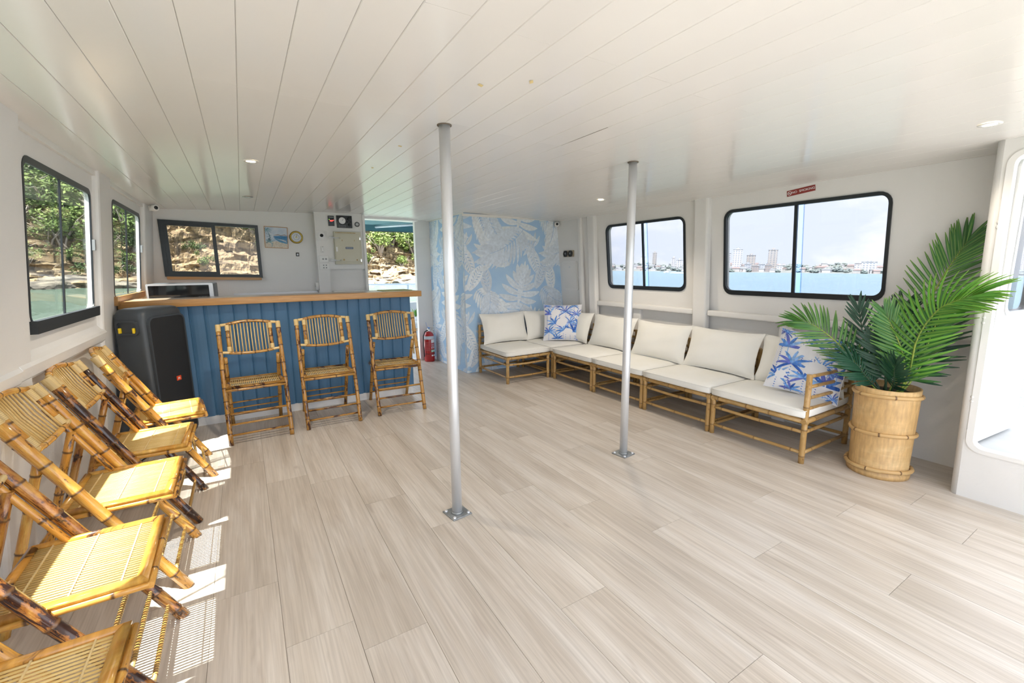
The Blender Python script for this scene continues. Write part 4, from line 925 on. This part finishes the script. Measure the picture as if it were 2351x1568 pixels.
frond([(3.62, 1.12, .56), (3.67, 1.09, .70), (3.79, 1.075, .99), (3.90, 1.03, 1.258), (3.95, .975, 1.44), (3.975, .935, 1.55)], M['frondM'], M['stem'], .24, 32, (-.85, -.2, .35), seed=3, droop=.08)
frond([(3.60, 1.06, .56), (3.55, 1.03, .677), (3.52, 1.049, .844), (3.50, 1.106, .992), (3.48, 1.145, 1.085)], M['frondM'], M['stem'], .17, 24, (-.9, -.25, .3), seed=4)
frond([(3.64, 1.12, .56), (3.68, 1.06, .671), (3.76, 1.02, .808), (3.83, 1.0, .93), (3.90, .985, 1.04)], M['frondD'], M['stemD'], .23, 17, (-.8, -.3, .4), seed=5, droop=.06, spread=66)
frond([(3.62, 1.17, .56), (3.63, 1.23, .66), (3.66, 1.30, .85), (3.70, 1.375, 1.085)], M['frondD'], M['stemD'], .19, 18, (-.85, -.3, .3), seed=6, droop=.08)
frond([(3.58, 1.15, .56), (3.54, 1.214, .635), (3.49, 1.262, .724), (3.45, 1.32, .775)], M['frondD'], M['stemD'], .17, 16, (-.6, -.1, .8), seed=7, joined=True)
frond([(3.59, 1.1, .56), (3.54, 1.075, .636), (3.49, 1.066, .716), (3.45, 1.05, .79)], M['frondD'], M['stemD'], .13, 14, (-.8, 0, .6), seed=8, joined=True)
frond([(3.63, 1.15, .56), (3.68, 1.15, .75), (3.76, 1.16, .95), (3.83, 1.17, 1.10)], M['frondD'], M['stemD'], .20, 18, (-.8, -.2, .5), seed=9, joined=True)
frond([(3.60, 1.13, .56), (3.57, 1.14, .70), (3.55, 1.17, .83), (3.53, 1.2, .92)], M['frondD'], M['stemD'], .16, 16, (-.8, -.2, .5), seed=10, joined=True)
frond([(3.62, 1.06, .56), (3.66, 1.0, .72), (3.73, .98, .95), (3.79, .95, 1.15)], M['frondM'], M['stem'], .18, 18, (-.8, -.2, .5), seed=11, joined=True)

# ================================================================== SPEAKER
spk = thing('party_speaker', 'tall black loudspeaker with a red-orange badge between the chairs and the bar', 'speaker', (-.66, 4.20, 0), (0, 0, R(59)))
# local: front face along +x from 0..0.42 (facing -y), depth +y
def spk_sec(z, w0, w1, d0, d1): return [(w0, d0, z), (w1, d0, z), (w1, d1, z), (w0, d1, z)]
def loft(secs):
    mb = MB(); n = len(secs[0]); vs = [p for s_ in secs for p in s_]
    fs = [(i*n+k, i*n+(k+1) % n, (i+1)*n+(k+1) % n, (i+1)*n+k) for i in range(len(secs)-1) for k in range(n)]+[tuple(range(n))[::-1], tuple(range(len(vs)-n, len(vs)))]
    return mb.add(vs, fs)
def rsec(z, ins, r=.045): return [(x, y, z) for x, y in rrect(ins, ins*.7, .42-ins, .24-ins*.7, r, 4)]
lf = loft([rsec(.02, .012), rsec(.05, .0), rsec(.55, .0), rsec(1.03, .0), rsec(1.08, .006), rsec(1.115, .025), rsec(1.125, .06, .03)]); lf.sm = [True]*len(lf.sm); lf.build('cabinet', M['spk'], spk)
MB().prism(rrect(.04, .06, .39, 1.05, .05), -.012, .01, lambda x, z, d: (x, d, z)).build('grille', M['grille'], spk)
MB().prism(rrect(.03, .05, .40, 1.06, .055), -.016, .008, lambda x, z, d: (x, d, z), holes=[rrect(.042, .062, .388, 1.048, .048)]).build('grille_rim', M['spk'], spk)
bd = MB().box((.232, -.0155, .520), (.278, -.012, .556)).build('badge', M['orange'], spk)
put('lettering', text_mesh('JBL', .020, M['white']), bd, (.255, -.0165, .538), (R(90), 0, 0))
MB().prism(rrect(.035, .93, .205, 1.04, .03), -.012, 0, lambda y, z, d: (d, y, z), holes=[rrect(.05, .945, .19, 1.025, .025)]).build('handle_rim', M['spk'], spk)
MB().box((-.02, .06, .945), (.0, .075, .985), bev=.004).build('clip', M['yellow'], spk); MB().box((-.02, .165, .945), (.0, .18, .985), bev=.004).build('clip', M['yellow'], spk)
for x in (.04, .38):
    for y in (.04, .20): MB().lathe([(.018, 0), (.018, .022), (0, .022)], 12, ctr=(x, y, 0)).build('foot', M['rubber'], spk)
MB().tube([(-.72, 4.20, .012), (-.78, 4.05, .006), (-.74, 3.9, .006), (-.82, 3.8, .006), (-.88, 3.9, .05), (-.9, 4.0, .25)], .005, 6).build('power_cord', M['rubber'], label='thin black cord on the floor behind the far chairs', cat='cord')

# ================================================================== FIRE EXTINGUISHER
fx = thing('fire_extinguisher', 'red fire extinguisher on the floor beside the wallpaper partition', 'extinguisher', (2.345, 6.31, 0))
MB().lathe([(0, 0), (.072, 0), (.078, .012), (.078, .36), (.074, .40), (.058, .435), (.03, .455), (.022, .46)], 28).build('cylinder', M['red'], fx)
MB().lathe([(.0788, .345), (.0788, .392)], 28).build('white_band', mat('pale_band', (.62, .66, .72), .5), fx)
MB().lathe([(.0788, .118), (.0788, .124)], 28).build('black_strap', M['dark'], fx)
MB().lathe([(.022, .46), (.024, .48), (.018, .50), (0, .50)], 14).build('valve', M['chrome'], fx)
MB().tube([(0, 0, .49), (.03, -.03, .497), (.07, -.065, .485)], .007, 6, flat=.6).build('handle', M['chrome'], fx)
MB().tube([(-.02, .01, .50), (.02, -.02, .518), (.075, -.07, .535)], .007, 6, flat=.6).build('lever', M['chrome'], fx)
MB().tube([(-.01, 0, .512), (-.03, .0, .56), (-.04, .0, .60)], .002, 5).box((-.008, -.016, .505), (.02, .0, .52)).build('pull_tag', mat('blue_tag', (.05, .25, .7), .5), fx)
MB().tube([(-.02, -.01, .48), (-.07, -.03, .46), (-.095, -.035, .40), (-.098, -.03, .25), (-.09, -.03, .08)], .0085, 8).build('hose', M['rubber'], fx)
def cyl_patch(nm, a0, a1, z0, z1, m, r=.0792):
    n = 6; vs = []
    for i in range(n+1):
        a = R(a0+(a1-a0)*i/n); vs += [(r*math.cos(a), r*math.sin(a), z0), (r*math.cos(a), r*math.sin(a), z1)]
    return MB().add(vs, [(2*i, 2*i+2, 2*i+3, 2*i+1) for i in range(n)]).build(nm, m, fx)
cyl_patch('label_panel', -86, -25, .29, .34, M['white']); cyl_patch('label_panel', -90, -20, .145, .185, M['green'])
for k in range(5): cyl_patch('label_print', -86, -30, .275-k*.012, .2785-k*.012, M['dial'])
for k in range(8): cyl_patch('label_print', -150, -105, .30-k*.018, .3035-k*.018, mat('label_pink', (.6, .25, .25), .5) if k == 0 else bpy.data.materials['label_pink'])
for k in range(3): cyl_patch('label_print', -84+k*20, -76+k*20, .20, .225, M['white']); cyl_patch('label_print', -85+k*22, -72+k*22, .152, .178, M['white'], .0796)
cyl_patch('label_panel', -86, -66, .085, .105, M['white']); cyl_patch('label_panel', -56, -30, .082, .106, M['white'])

# ================================================================== FOREDECK (seen through the doorway)
aw = thing('teal_awning', 'teal canvas awning over the foredeck outside the doorway', 'awning', (1.2, 6.75, 0))
MB().add([(0, 0, 2.13), (2.6, 0, 2.13), (2.6, 1.55, 2.19), (0, 1.55, 2.19), (0, 0, 2.14), (2.6, 0, 2.14), (2.6, 1.55, 2.20), (0, 1.55, 2.20)], [(0, 1, 2, 3), (7, 6, 5, 4), (0, 4, 5, 1), (2, 6, 7, 3)]).box((0, 1.53, 2.085), (2.6, 1.555, 2.20)).build('canvas', M['awning'], aw)
MB().tube([(1.25, .1, 2.09), (.95, 1.5, 2.15)], .022, 8).build('support_bar', M['railblue'], aw)
MB().tube([(0, 1.52, 2.075), (2.6, 1.52, 2.075)], .008, 6).build('edge_cord', M['dark'], aw)
rl = thing('deck_railing', 'white and blue pipe railing of the foredeck', 'railing', (0, 8.4, 0))
MB().tube([(.8, 0, 1.13), (3.6, 0, 1.09)], .022, 10).build('top_rail', M['railblue'], rl)
for x in (1.5, 2.74, 3.5): MB().tube([(x, 0, 0), (x, 0, 1.12)], .018, 8).build('post', M['railblue'], rl)
MB().tube([(.8, 0, .93), (3.6, 0, .90)], .008, 6).build('wire', M['railblue'], rl)
MB().box((.8, 8.46, 0), (4.2, 8.54, .74)).build('bulwark', M['deckwhite'], kind='structure')
st = thing('bamboo_side_table', 'small bamboo side table with a white top out on the foredeck', 'table', (2.44, 7.15, 0))
MB().lathe([(0, .50), (.17, .50), (.175, .52), (.17, .535), (0, .535)], 24).build('table_top', M['white'], st)
for a in (45, 135, 225, 315): MB().bam([(.13*math.cos(R(a)), .13*math.sin(R(a)), 0), (.13*math.cos(R(a)), .13*math.sin(R(a)), .50)], .014, .15, seed=a).build('leg', M['sofa'], st)
for z in (.15, .38): MB().tube([(.13*math.cos(R(a)), .13*math.sin(R(a)), z) for a in (45, 135, 225, 315, 45)], .009, 6).build('rung', M['sofa'], st)
pl = thing('deck_plant', 'small leafy green plant on the foredeck table', 'plant', (2.44, 7.15, .535))
MB().lathe([(0, 0), (.045, 0), (.055, .07), (.048, .07)], 16).build('pot', M['white'], pl)
for i in range(14):
    a = R(i*137.5); e = .10+.02*(i % 5); q = Vector((math.cos(a), math.sin(a), 0)); s_ = Vector((-q.y, q.x, 0))
    MB().add([Vector((0, 0, .06)), q*.04*.9+s_*.014+Vector((0, 0, .06+e*.6)), q*.09+Vector((0, 0, .06+e)), q*.04*.9-s_*.014+Vector((0, 0, .06+e*.6))], [(0, 1, 2, 3)]).build('leaf', M['leaf'], pl)

# ================================================================== OUTSIDE WORLD (the boat heels a little, so the sea plane is tilted)
EXT = Vector((0, 0, 1)).rotation_difference(Vector((.0185, -.009, 1)).normalized()).to_matrix().to_4x4()
WZ = -1.2
def ext(o): o.matrix_world = EXT @ o.matrix_world if o.parent is None else o.matrix_world; return o
def place_ext(o, loc, rz=0, s=(1, 1, 1)):
    o.matrix_world = EXT @ Matrix.Translation(loc) @ Matrix.Rotation(rz, 4, 'Z') @ Matrix.Diagonal((*s, 1)); return o
def water_mat():
    m = bpy.data.materials.new('harbour_water'); m.use_nodes = True; t = m.node_tree; p = t.nodes['Principled BSDF']; lk = t.links.new
    tc = N(t, 'ShaderNodeTexCoord'); sx = N(t, 'ShaderNodeSeparateXYZ'); lk(tc.outputs['Object'], sx.inputs[0])
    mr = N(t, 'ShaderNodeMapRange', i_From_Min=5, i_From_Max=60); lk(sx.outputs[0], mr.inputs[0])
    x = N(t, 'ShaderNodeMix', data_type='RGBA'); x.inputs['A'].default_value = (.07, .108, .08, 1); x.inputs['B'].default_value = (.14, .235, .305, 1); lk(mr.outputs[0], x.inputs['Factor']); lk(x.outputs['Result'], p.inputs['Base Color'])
    p.inputs['Roughness'].default_value = .25; p.inputs['Specular IOR Level'].default_value = .22
    n = N(t, 'ShaderNodeTexNoise', i_Scale=.55, i_Detail=7, i_Roughness=.65); lk(tc.outputs['Object'], n.inputs['Vector'])
    b = N(t, 'ShaderNodeBump', i_Strength=1.0, i_Distance=1.2); lk(n.outputs['Fac'], b.inputs['Height']); lk(b.outputs[0], p.inputs['Normal'])
    return m
o = MB().add([(-400, -1500, WZ), (1600, -1500, WZ), (1600, 2200, WZ), (-400, 2200, WZ)], [(0, 1, 2, 3)]).build('harbour_water', water_mat(), label='rippled harbour water outside the windows', cat='water', kind='stuff'); place_ext(o, (0, 0, 0))

# --- near shore: sandstone ledges and scrub
def rock_mat(name, pale, mid, dark, zs=1.4):
    m = bpy.data.materials.new(name); m.use_nodes = True; t = m.node_tree; p = t.nodes['Principled BSDF']; lk = t.links.new
    tc = N(t, 'ShaderNodeTexCoord'); mp = N(t, 'ShaderNodeMapping'); mp.inputs['Scale'].default_value = (.22, .22, zs); lk(tc.outputs['Object'], mp.inputs[0])
    n = N(t, 'ShaderNodeTexNoise', i_Scale=1, i_Detail=8, i_Roughness=.7); lk(mp.outputs[0], n.inputs['Vector'])
    r = ramp(t, [(.28, dark), (.44, mid), (.56, pale), (.72, tuple(c*.6 for c in dark))]); lk(n.outputs['Fac'], r.inputs[0])
    n2 = N(t, 'ShaderNodeTexNoise', i_Scale=2.2, i_Detail=6); lk(tc.outputs['Object'], n2.inputs['Vector'])
    r2 = ramp(t, [(.35, (.42, .42, .44)), (.6, (1.15, 1.15, 1.15))]); lk(n2.outputs['Fac'], r2.inputs[0])
    x = N(t, 'ShaderNodeMix', data_type='RGBA', blend_type='MULTIPLY'); x.inputs['Factor'].default_value = 1; lk(r.outputs[0], x.inputs['A']); lk(r2.outputs[0], x.inputs['B']); lk(x.outputs['Result'], p.inputs['Base Color'])
    p.inputs['Roughness'].default_value = .9; b = N(t, 'ShaderNodeBump', i_Strength=.6, i_Distance=.25); lk(n2.outputs['Fac'], b.inputs['Height']); lk(b.outputs[0], p.inputs['Normal']); return m
RM = rock_mat('sandstone', (.30, .225, .125), (.20, .145, .08), (.075, .062, .05))
RG = rock_mat('grey_sandstone', (.22, .19, .145), (.13, .115, .09), (.05, .047, .042))
from mathutils import noise as mn
def shore_y(x): return 66+5*mn.noise(Vector((x*.03, 1.7, 0)))+.08*x
def hz_at(x): return .78+.30*mn.noise(Vector((x*.045, 5, 0)))+.55*math.exp(-((x+3)/7)**2)
sm_ = MB(); nx, nv = 520, 26; X0, X1 = -48, 52
prof_s = [(-1.5, -.6), (0, .1), (1.0, .35), (2.4, .5), (2.8, 1.2), (4.2, 1.45), (4.6, 2.3), (6, 2.6), (6.1, 3.4), (7.4, 3.7), (7.5, 5.0), (8.0, 5.3), (8.1, 6.4), (9.2, 6.8), (9.5, 8.2), (10.5, 8.9), (11, 10), (12.5, 11), (14, 12.2), (16, 13.5), (18, 15), (21, 16.8), (24, 18.5), (28, 20.5), (32, 22.5), (40, 25), (60, 30)]
prof_f = [(d0+(d1-d0)*k/3, h0+(h1-h0)*k/3) for (d0, h0), (d1, h1) in zip(prof_s, prof_s[1:]) for k in range(3)]+[prof_s[-1]]
vs = []
for i in range(nx+1):
    x = X0+(X1-X0)*i/nx; sy = shore_y(x); hz = hz_at(x)
    for jf, (d, h) in enumerate(prof_f):
        j = jf//3; blk = math.floor(x*.55+3*mn.noise(Vector((j*1.7, 0, 0)))+1.5*mn.noise(Vector((x*.3, j, 2))))      # joint blocks
        k = mn.noise(Vector((x*.16, j*.23, 3)))*1.4+mn.noise(Vector((blk*3.1, j*2.3, 9)))*1.0+mn.noise(Vector((x*1.1, h*1.3, 4)))*.55+mn.noise(Vector((x*3.1, h*3.1, 8)))*.22
        vs.append((x+.3*k, sy+d+(k if j > 1 else .3*k), WZ+h*hz+(.45*mn.noise(Vector((blk*1.7, j*.5, 1)))+.22*mn.noise(Vector((x*1.2, jf*.7, 6))) if j > 2 else 0)))
nv = len(prof_f)
sm_.add(vs, [(i*nv+j, (i+1)*nv+j, (i+1)*nv+j+1, i*nv+j+1) for i in range(nx) for j in range(nv-1)], smooth=False)
o = sm_.build('rocky_shore', RM, kind='structure', label='sandstone cliff shore across the water'); place_ext(o, (0, 0, 0))
# boulders along the waterline
bms = []
for s in range(4):
    bm = bmesh.new(); bmesh.ops.create_icosphere(bm, subdivisions=3, radius=1)
    for v in bm.verts:
        p = v.co.copy(); v.co = p*(1+.42*mn.noise(p*1.4+Vector((s*7, 0, 0)))); v.co.z *= .5; v.co.z = round(v.co.z*5)/5*.5+v.co.z*.5
    me = bpy.data.meshes.new('boulder'); bm.to_mesh(me); bm.free(); me.materials.append(RM if s % 2 else RG); bms.append(me)
g = random.Random(12)
for i in range(64):
    x = -30+g.random()*75 if i > 8 else -24+i*3.2; d = g.uniform(-2.2, 3.5); s = g.uniform(.7, 2.1)
    k = i % 4; pv = 'left windows' if x < -10 else 'bar window' if x < 7 else 'doorway'; kn = 'tan' if k % 2 else 'grey'
    o = put('boulder', bms[k], label=kn+' weathered boulder at the waterline seen through the '+pv, cat='rock', group=kn+' boulders behind the '+pv)
    place_ext(o, (x, shore_y(x)+d, WZ+.15+.18*max(0, d)), g.random()*6, (s*1.5, s, s*.8))
# scrub
def shrub_mesh(seed, m, nleaf, leaf):
    g = random.Random(seed); mb = MB()
    cl_ = [(Vector((g.gauss(0, .42), g.gauss(0, .42), .45+abs(g.gauss(0, .32)))), g.uniform(.22, .42)) for _ in range(11)]
    for i in range(nleaf):
        c, r_ = g.choice(cl_); d = Vector((g.gauss(0, 1), g.gauss(0, 1), g.gauss(0, 1))).normalized(); p = c+d*r_*g.uniform(.55, 1.05)
        a = Vector((g.gauss(0, 1), g.gauss(0, 1), g.gauss(0, .6))).normalized(); b = a.cross(d).normalized(); l = leaf*g.uniform(.6, 1.3)
        mb.add([p-a*l, p+b*l*.45, p+a*l, p-b*l*.45], [(0, 1, 2, 3)], cs=[(g.random(), 0, 0)]*4)
    return mb.mesh('foliage', m)
def leaf_mat(name, a, b):
    m = bpy.data.materials.new(name); m.use_nodes = True; t = m.node_tree; p = t.nodes['Principled BSDF']
    at = N(t, 'ShaderNodeAttribute', attribute_name='Col'); sp = N(t, 'ShaderNodeSeparateColor'); x = N(t, 'ShaderNodeMix', data_type='RGBA'); x.inputs['A'].default_value = (*a, 1); x.inputs['B'].default_value = (*b, 1)
    t.links.new(at.outputs['Color'], sp.inputs[0]); t.links.new(sp.outputs[0], x.inputs['Factor']); t.links.new(x.outputs['Result'], p.inputs['Base Color']); p.inputs['Roughness'].default_value = .7; p.inputs['Specular IOR Level'].default_value = .2
    p.inputs['Subsurface Weight'].default_value = 0; return m
LM = [leaf_mat('olive_leaves', (.07, .115, .03), (.15, .20, .06)), leaf_mat('light_leaves', (.11, .17, .04), (.21, .27, .085)), leaf_mat('dark_leaves', (.03, .06, .022), (.08, .125, .04))]
BR = mat('grey_branch', (.34, .29, .25), .9)
protos = []
for k in range(3):
    t = put('scrub_bush', None, label=['olive green scrub bush on the cliff', 'light yellow-green scrub bush on the cliff', 'dark green scrub bush on the cliff'][k], cat='bush', group=['olive scrub', 'light scrub', 'dark scrub'][k])
    put('foliage', shrub_mesh(30+k, LM[k], 760, .085), t)
    mb = MB(); g = random.Random(k)
    for i in range(7):
        a = g.random()*6.28; mb.tube([(0, 0, -.3), (.15*math.cos(a), .15*math.sin(a), .2), (.5*math.cos(a+.4), .5*math.sin(a+.4), .55+.3*g.random()), (.8*math.cos(a+.6), .8*math.sin(a+.6), .6+.5*g.random())], [.045, .035, .022, .008], 5)
    mb.build('branches', BR, t); protos.append(t)
g = random.Random(33); used = set()
def prof_h(d):
    for (d0, h0), (d1, h1) in zip(prof_s, prof_s[1:]):
        if d0 <= d <= d1: return h0+(h1-h0)*(d-d0)/max(1e-6, d1-d0)
    return 30
for i in range(290):
    x = g.uniform(-34, 40); d = 6.8+20*g.random()**1.5 if g.random() < .9 else g.uniform(3.2, 6.8)
    if -10 < x < 3 and d < 11 and i % 6: d += 9
    k = g.choice((0, 0, 1, 2, 2) if x < -4 else (0, 1, 1, 1, 2)); hz = hz_at(x); s = g.uniform(1.8, 3.6)*(1 if d > 8 else .6)
    o = protos[k] if k not in used else copy_tree(protos[k]); used.add(k)
    pv = 'left windows' if x < -10 else 'bar window' if x < 7 else 'doorway'; kn = ('olive green', 'light yellow-green', 'dark green')[k]
    o['label'] = kn+' scrub bush on the cliff seen through the '+pv; o['group'] = kn+' scrub behind the '+pv
    place_ext(o, (x, shore_y(x)+d-.4, WZ+prof_h(d)*hz-.1), g.random()*6, (s, s, s*g.uniform(.8, 1.2)))

# --- far shore: city on low hills across the harbour, aerial haze put into its colours
D0 = 900
def pol(az, d=D0): return (d*math.sin(R(az)), d*math.cos(R(az)))
fh = MB(); vs = []; prf = [(-12, -1), (0, .6), (14, 3), (40, 8), (90, 15), (160, 21), (260, 25)]; naz = 150
for i in range(naz+1):
    az = 36+62*i/naz; k = .55+.5*mn.noise(Vector((az*.35, 0, 2)))
    for d, h in prf: x, y = pol(az, D0+d); vs.append((x, y, WZ+h*(k if h > 1 else 1)+(1.5*mn.noise(Vector((az*2.5, d*.05, 0))) if h > 1 else 0)))
n = len(prf)
o = fh.add(vs, [(i*n+j, (i+1)*n+j, (i+1)*n+j+1, i*n+j+1) for i in range(naz) for j in range(n-1)], smooth=True).build('far_shore_hills', mat('hazy_hillside', (.15, .18, .18), .9, var=(.22, .225, .22), vscale=.06), kind='structure', label='hazy low hills across the harbour'); place_ext(o, (0, 0, 0))  # hill colour has the distance haze mixed in
def facade(name, wall, win, sx, sz):
    m = bpy.data.materials.new(name); m.use_nodes = True; t = m.node_tree; p = t.nodes['Principled BSDF']; lk = t.links.new
    tc = N(t, 'ShaderNodeTexCoord'); mp = N(t, 'ShaderNodeMapping'); mp.inputs['Rotation'].default_value = (R(90), 0, 0); lk(tc.outputs['Object'], mp.inputs[0])
    b = N(t, 'ShaderNodeTexBrick', i_Scale=1); b.offset = 0; b.inputs['Color1'].default_value = (*win, 1); b.inputs['Color2'].default_value = (*win, 1); b.inputs['Mortar'].default_value = (*wall, 1)
    b.inputs['Mortar Size'].default_value = 1.0; b.inputs['Brick Width'].default_value = sx; b.inputs['Row Height'].default_value = sz; b.inputs['Mortar Smooth'].default_value = .1
    lk(mp.outputs[0], b.inputs['Vector']); lk(b.outputs['Color'], p.inputs['Base Color']); p.inputs['Roughness'].default_value = .7; return m
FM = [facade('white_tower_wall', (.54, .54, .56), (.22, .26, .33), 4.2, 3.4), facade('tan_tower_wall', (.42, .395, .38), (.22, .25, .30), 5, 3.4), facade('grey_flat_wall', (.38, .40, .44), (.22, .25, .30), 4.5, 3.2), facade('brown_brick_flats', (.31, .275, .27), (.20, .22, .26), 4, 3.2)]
tower_of = ['white', 'tan', 'grey', 'brown']
def building(az, w, h, dep, k, lab, base=0, dist=D0+15, group=None):
    t = put('apartment_building', None, label=lab, cat='building', group=group or 'buildings across the harbour')
    mb = MB().box((-w/2, 0, 0), (w/2, dep, h)); mb.build('walls', FM[k], t)
    MB().box((-w*.2, dep*.2, h), (w*.2, dep*.7, h+3.2)).build('roof_plant', FM[k], t)
    MB().box((-w/2-.3, -.4, h-.4), (w/2+.3, dep+.4, h+.5)).build('parapet', mat('parapet', (.36, .37, .39), .8) if 'parapet' not in bpy.data.materials else bpy.data.materials['parapet'], t)
    if h > 15:
        for s in (-.3, .3): MB().box((w*s-1.1, -1.3, 2), (w*s+1.1, 0, h-1)).build('balcony_stack', FM[k], t)
    x, y = pol(az, dist); place_ext(t, (x, y, WZ+base), -R(az)); return t
building(57.15, 8, 30, 10, 0, 'white tower cut by the left edge of the large right window', 6, D0+60)
building(58.06, 16, 36, 16, 0, 'tall white tower, leftmost full tower in the large right window', 6, D0+40)
building(59.45, 15, 24, 14, 1, 'tan square tower, shorter, second in the large right window', 8, D0+60)
building(61.55, 15, 35, 14, 1, 'tall tan tower just left of the mullion in the large right window', 6, D0+40)
building(58.75, 10, 9, 8, 3, 'low brown brick flats on the water below the tan tower', 1)
building(59.2, 11, 14, 8, 2, 'grey waterfront flats under the tan tower', 1)
building(59.95, 12, 11, 8, 3, 'low reddish flats on the waterfront', 1, D0+12)
building(60.55, 11, 14, 9, 2, 'grey waterfront flats left of the tall tan tower', 1, D0+14)
building(61.15, 13, 12, 9, 3, 'brown waterfront flats under the tall tan tower', 1)
building(57.7, 15, 7, 8, 0, 'low white house at the waterline, far left of the large right window', 1)
building(62.3, 9, 12, 9, 0, 'white waterfront house next to the mullion', 1)
building(69.3, 15, 15, 12, 0, 'white apartment block at the right end of the large right window', 2, D0+40)
building(70.0, 20, 18, 12, 0, 'wide white apartment block nearest the right edge of the large right window', 1, D0+12)
building(47.7, 10, 19, 10, 0, 'white block beside the mullion of the small right window', 12, D0+120)
building(49.0, 9, 26, 10, 1, 'tan tower rising right of the mullion in the small right window', 14, D0+140)
building(51.2, 8, 18, 9, 0, 'slim white tower near the right edge of the small right window', 10, D0+100)
building(51.9, 12, 17, 10, 0, 'white apartment block near the right edge of the small right window', 6, D0+60)
building(52.55, 8, 22, 9, 0, 'pale tower at the right edge of the small right window', 7, D0+70)
building(79.2, 26, 60, 22, 2, 'tall grey tower seen through the side door window', 4, D0+90)
building(80.8, 24, 44, 22, 1, 'tan tower seen at the edge of the side door window', 4, D0+90)
HM = [mat('hazy_white_house', (.50, .51, .54), .8), mat('hazy_cream_house', (.43, .42, .42), .8), mat('hazy_pink_house', (.41, .365, .36), .8)]  # house and roof colours carry the haze of distance
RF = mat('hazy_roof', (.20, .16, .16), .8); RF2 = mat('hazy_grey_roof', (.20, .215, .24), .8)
hp = []
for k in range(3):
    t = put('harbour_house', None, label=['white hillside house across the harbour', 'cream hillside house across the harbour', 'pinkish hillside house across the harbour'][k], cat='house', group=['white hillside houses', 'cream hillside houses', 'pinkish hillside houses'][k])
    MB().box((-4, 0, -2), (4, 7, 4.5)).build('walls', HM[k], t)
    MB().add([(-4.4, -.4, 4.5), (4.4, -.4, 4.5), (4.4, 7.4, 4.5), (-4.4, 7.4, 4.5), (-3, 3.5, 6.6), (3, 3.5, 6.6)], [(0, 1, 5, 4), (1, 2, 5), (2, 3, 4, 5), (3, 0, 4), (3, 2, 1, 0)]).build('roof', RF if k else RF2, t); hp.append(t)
def pane_of(az): return 'small right window' if az < 55 else 'large right window' if az < 75 else 'side door'
def hill_h(az, d):
    k = .55+.5*mn.noise(Vector((az*.35, 0, 2)))
    for (d0, h0), (d1, h1) in zip(prf, prf[1:]):
        if d0 <= d <= d1: return (h0+(h1-h0)*(d-d0)/(d1-d0))*k
    return 10
g = random.Random(4); used = set()
for i in range(150):
    az = g.uniform(42, 54) if i % 3 == 0 else g.uniform(56.5, 72) if i % 8 else g.uniform(78, 82); d = g.choice((6, 30, 60, 90, 130, 170))+g.uniform(-5, 8); k = g.choice((0, 0, 0, 1, 2)); s = g.uniform(.7, 1.3)
    o = hp[k] if k not in used else copy_tree(hp[k]); used.add(k); kn = ('white', 'cream', 'pinkish')[k]; o['label'] = kn+' hillside house across the harbour in the '+pane_of(az); o['group'] = kn+' houses in the '+pane_of(az); x, y = pol(az, D0+d); place_ext(o, (x, y, WZ+hill_h(az, d)), -R(az)+g.uniform(-.5, .5), (s*g.uniform(.7, 1.5), s, s))
tm = []
for k in range(3):
    bm = bmesh.new(); bmesh.ops.create_icosphere(bm, subdivisions=3, radius=1)
    for v in bm.verts: q = v.co.copy(); v.co = q*(1+.5*mn.noise(q*2.2+Vector((k*5, 0, 0)))+.2*mn.noise(q*6)); v.co.z *= .75
    me = bpy.data.meshes.new('tree_crown'); bm.to_mesh(me); bm.free(); me.materials.append(mat('hazy_tree_%d' % k, [(.13, .165, .165), (.16, .195, .185), (.11, .145, .155)][k], .9, var=(.19, .22, .22), vscale=2)); tm.append(me)  # crowns greyed in colour to stand in for haze, trunk likewise
trunk = MB().tube([(0, 0, -1.6), (0, 0, 0)], .12, 6).mesh('trunk', mat('hazy_trunk', (.3, .28, .27), .9))
for i in range(170):
    az = g.uniform(42, 54) if i % 3 == 0 else g.uniform(56.5, 72) if i % 8 else g.uniform(78, 82); d = g.choice((4, 20, 45, 75, 110, 150))+g.uniform(-3, 8); k = g.randrange(3); s = g.uniform(2.2, 5.0)
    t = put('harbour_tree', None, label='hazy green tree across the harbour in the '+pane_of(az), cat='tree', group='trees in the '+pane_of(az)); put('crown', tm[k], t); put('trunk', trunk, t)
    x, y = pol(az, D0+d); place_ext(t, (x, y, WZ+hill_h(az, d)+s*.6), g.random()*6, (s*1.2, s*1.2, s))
bt = thing('motorboat', 'tiny white motorboat with a foaming wake in the small right window', 'boat')
MB().add([(0, 0, 0), (5, -.9, 0), (5, .9, 0), (-.6, 0, .9), (5, -1.2, .9), (5, 1.2, .9)], [(0, 1, 4, 3), (0, 3, 5, 2), (1, 2, 5, 4), (3, 4, 5)]).box((1.5, -.7, .9), (3.5, .7, 1.8)).build('hull', M['white'], bt)
MB().add([(5, -.5, .05), (26, -2.5, .05), (26, 2.5, .05), (5, .5, .05), (8, 0, .75), (22, 0, .35)], [(0, 1, 5, 4), (4, 5, 2, 3), (0, 4, 3), (1, 2, 5)]).build('wake', M['white'], bt, kind='stuff')
x, y = pol(50.2, 430); place_ext(bt, (x, y, WZ), -R(50.2))
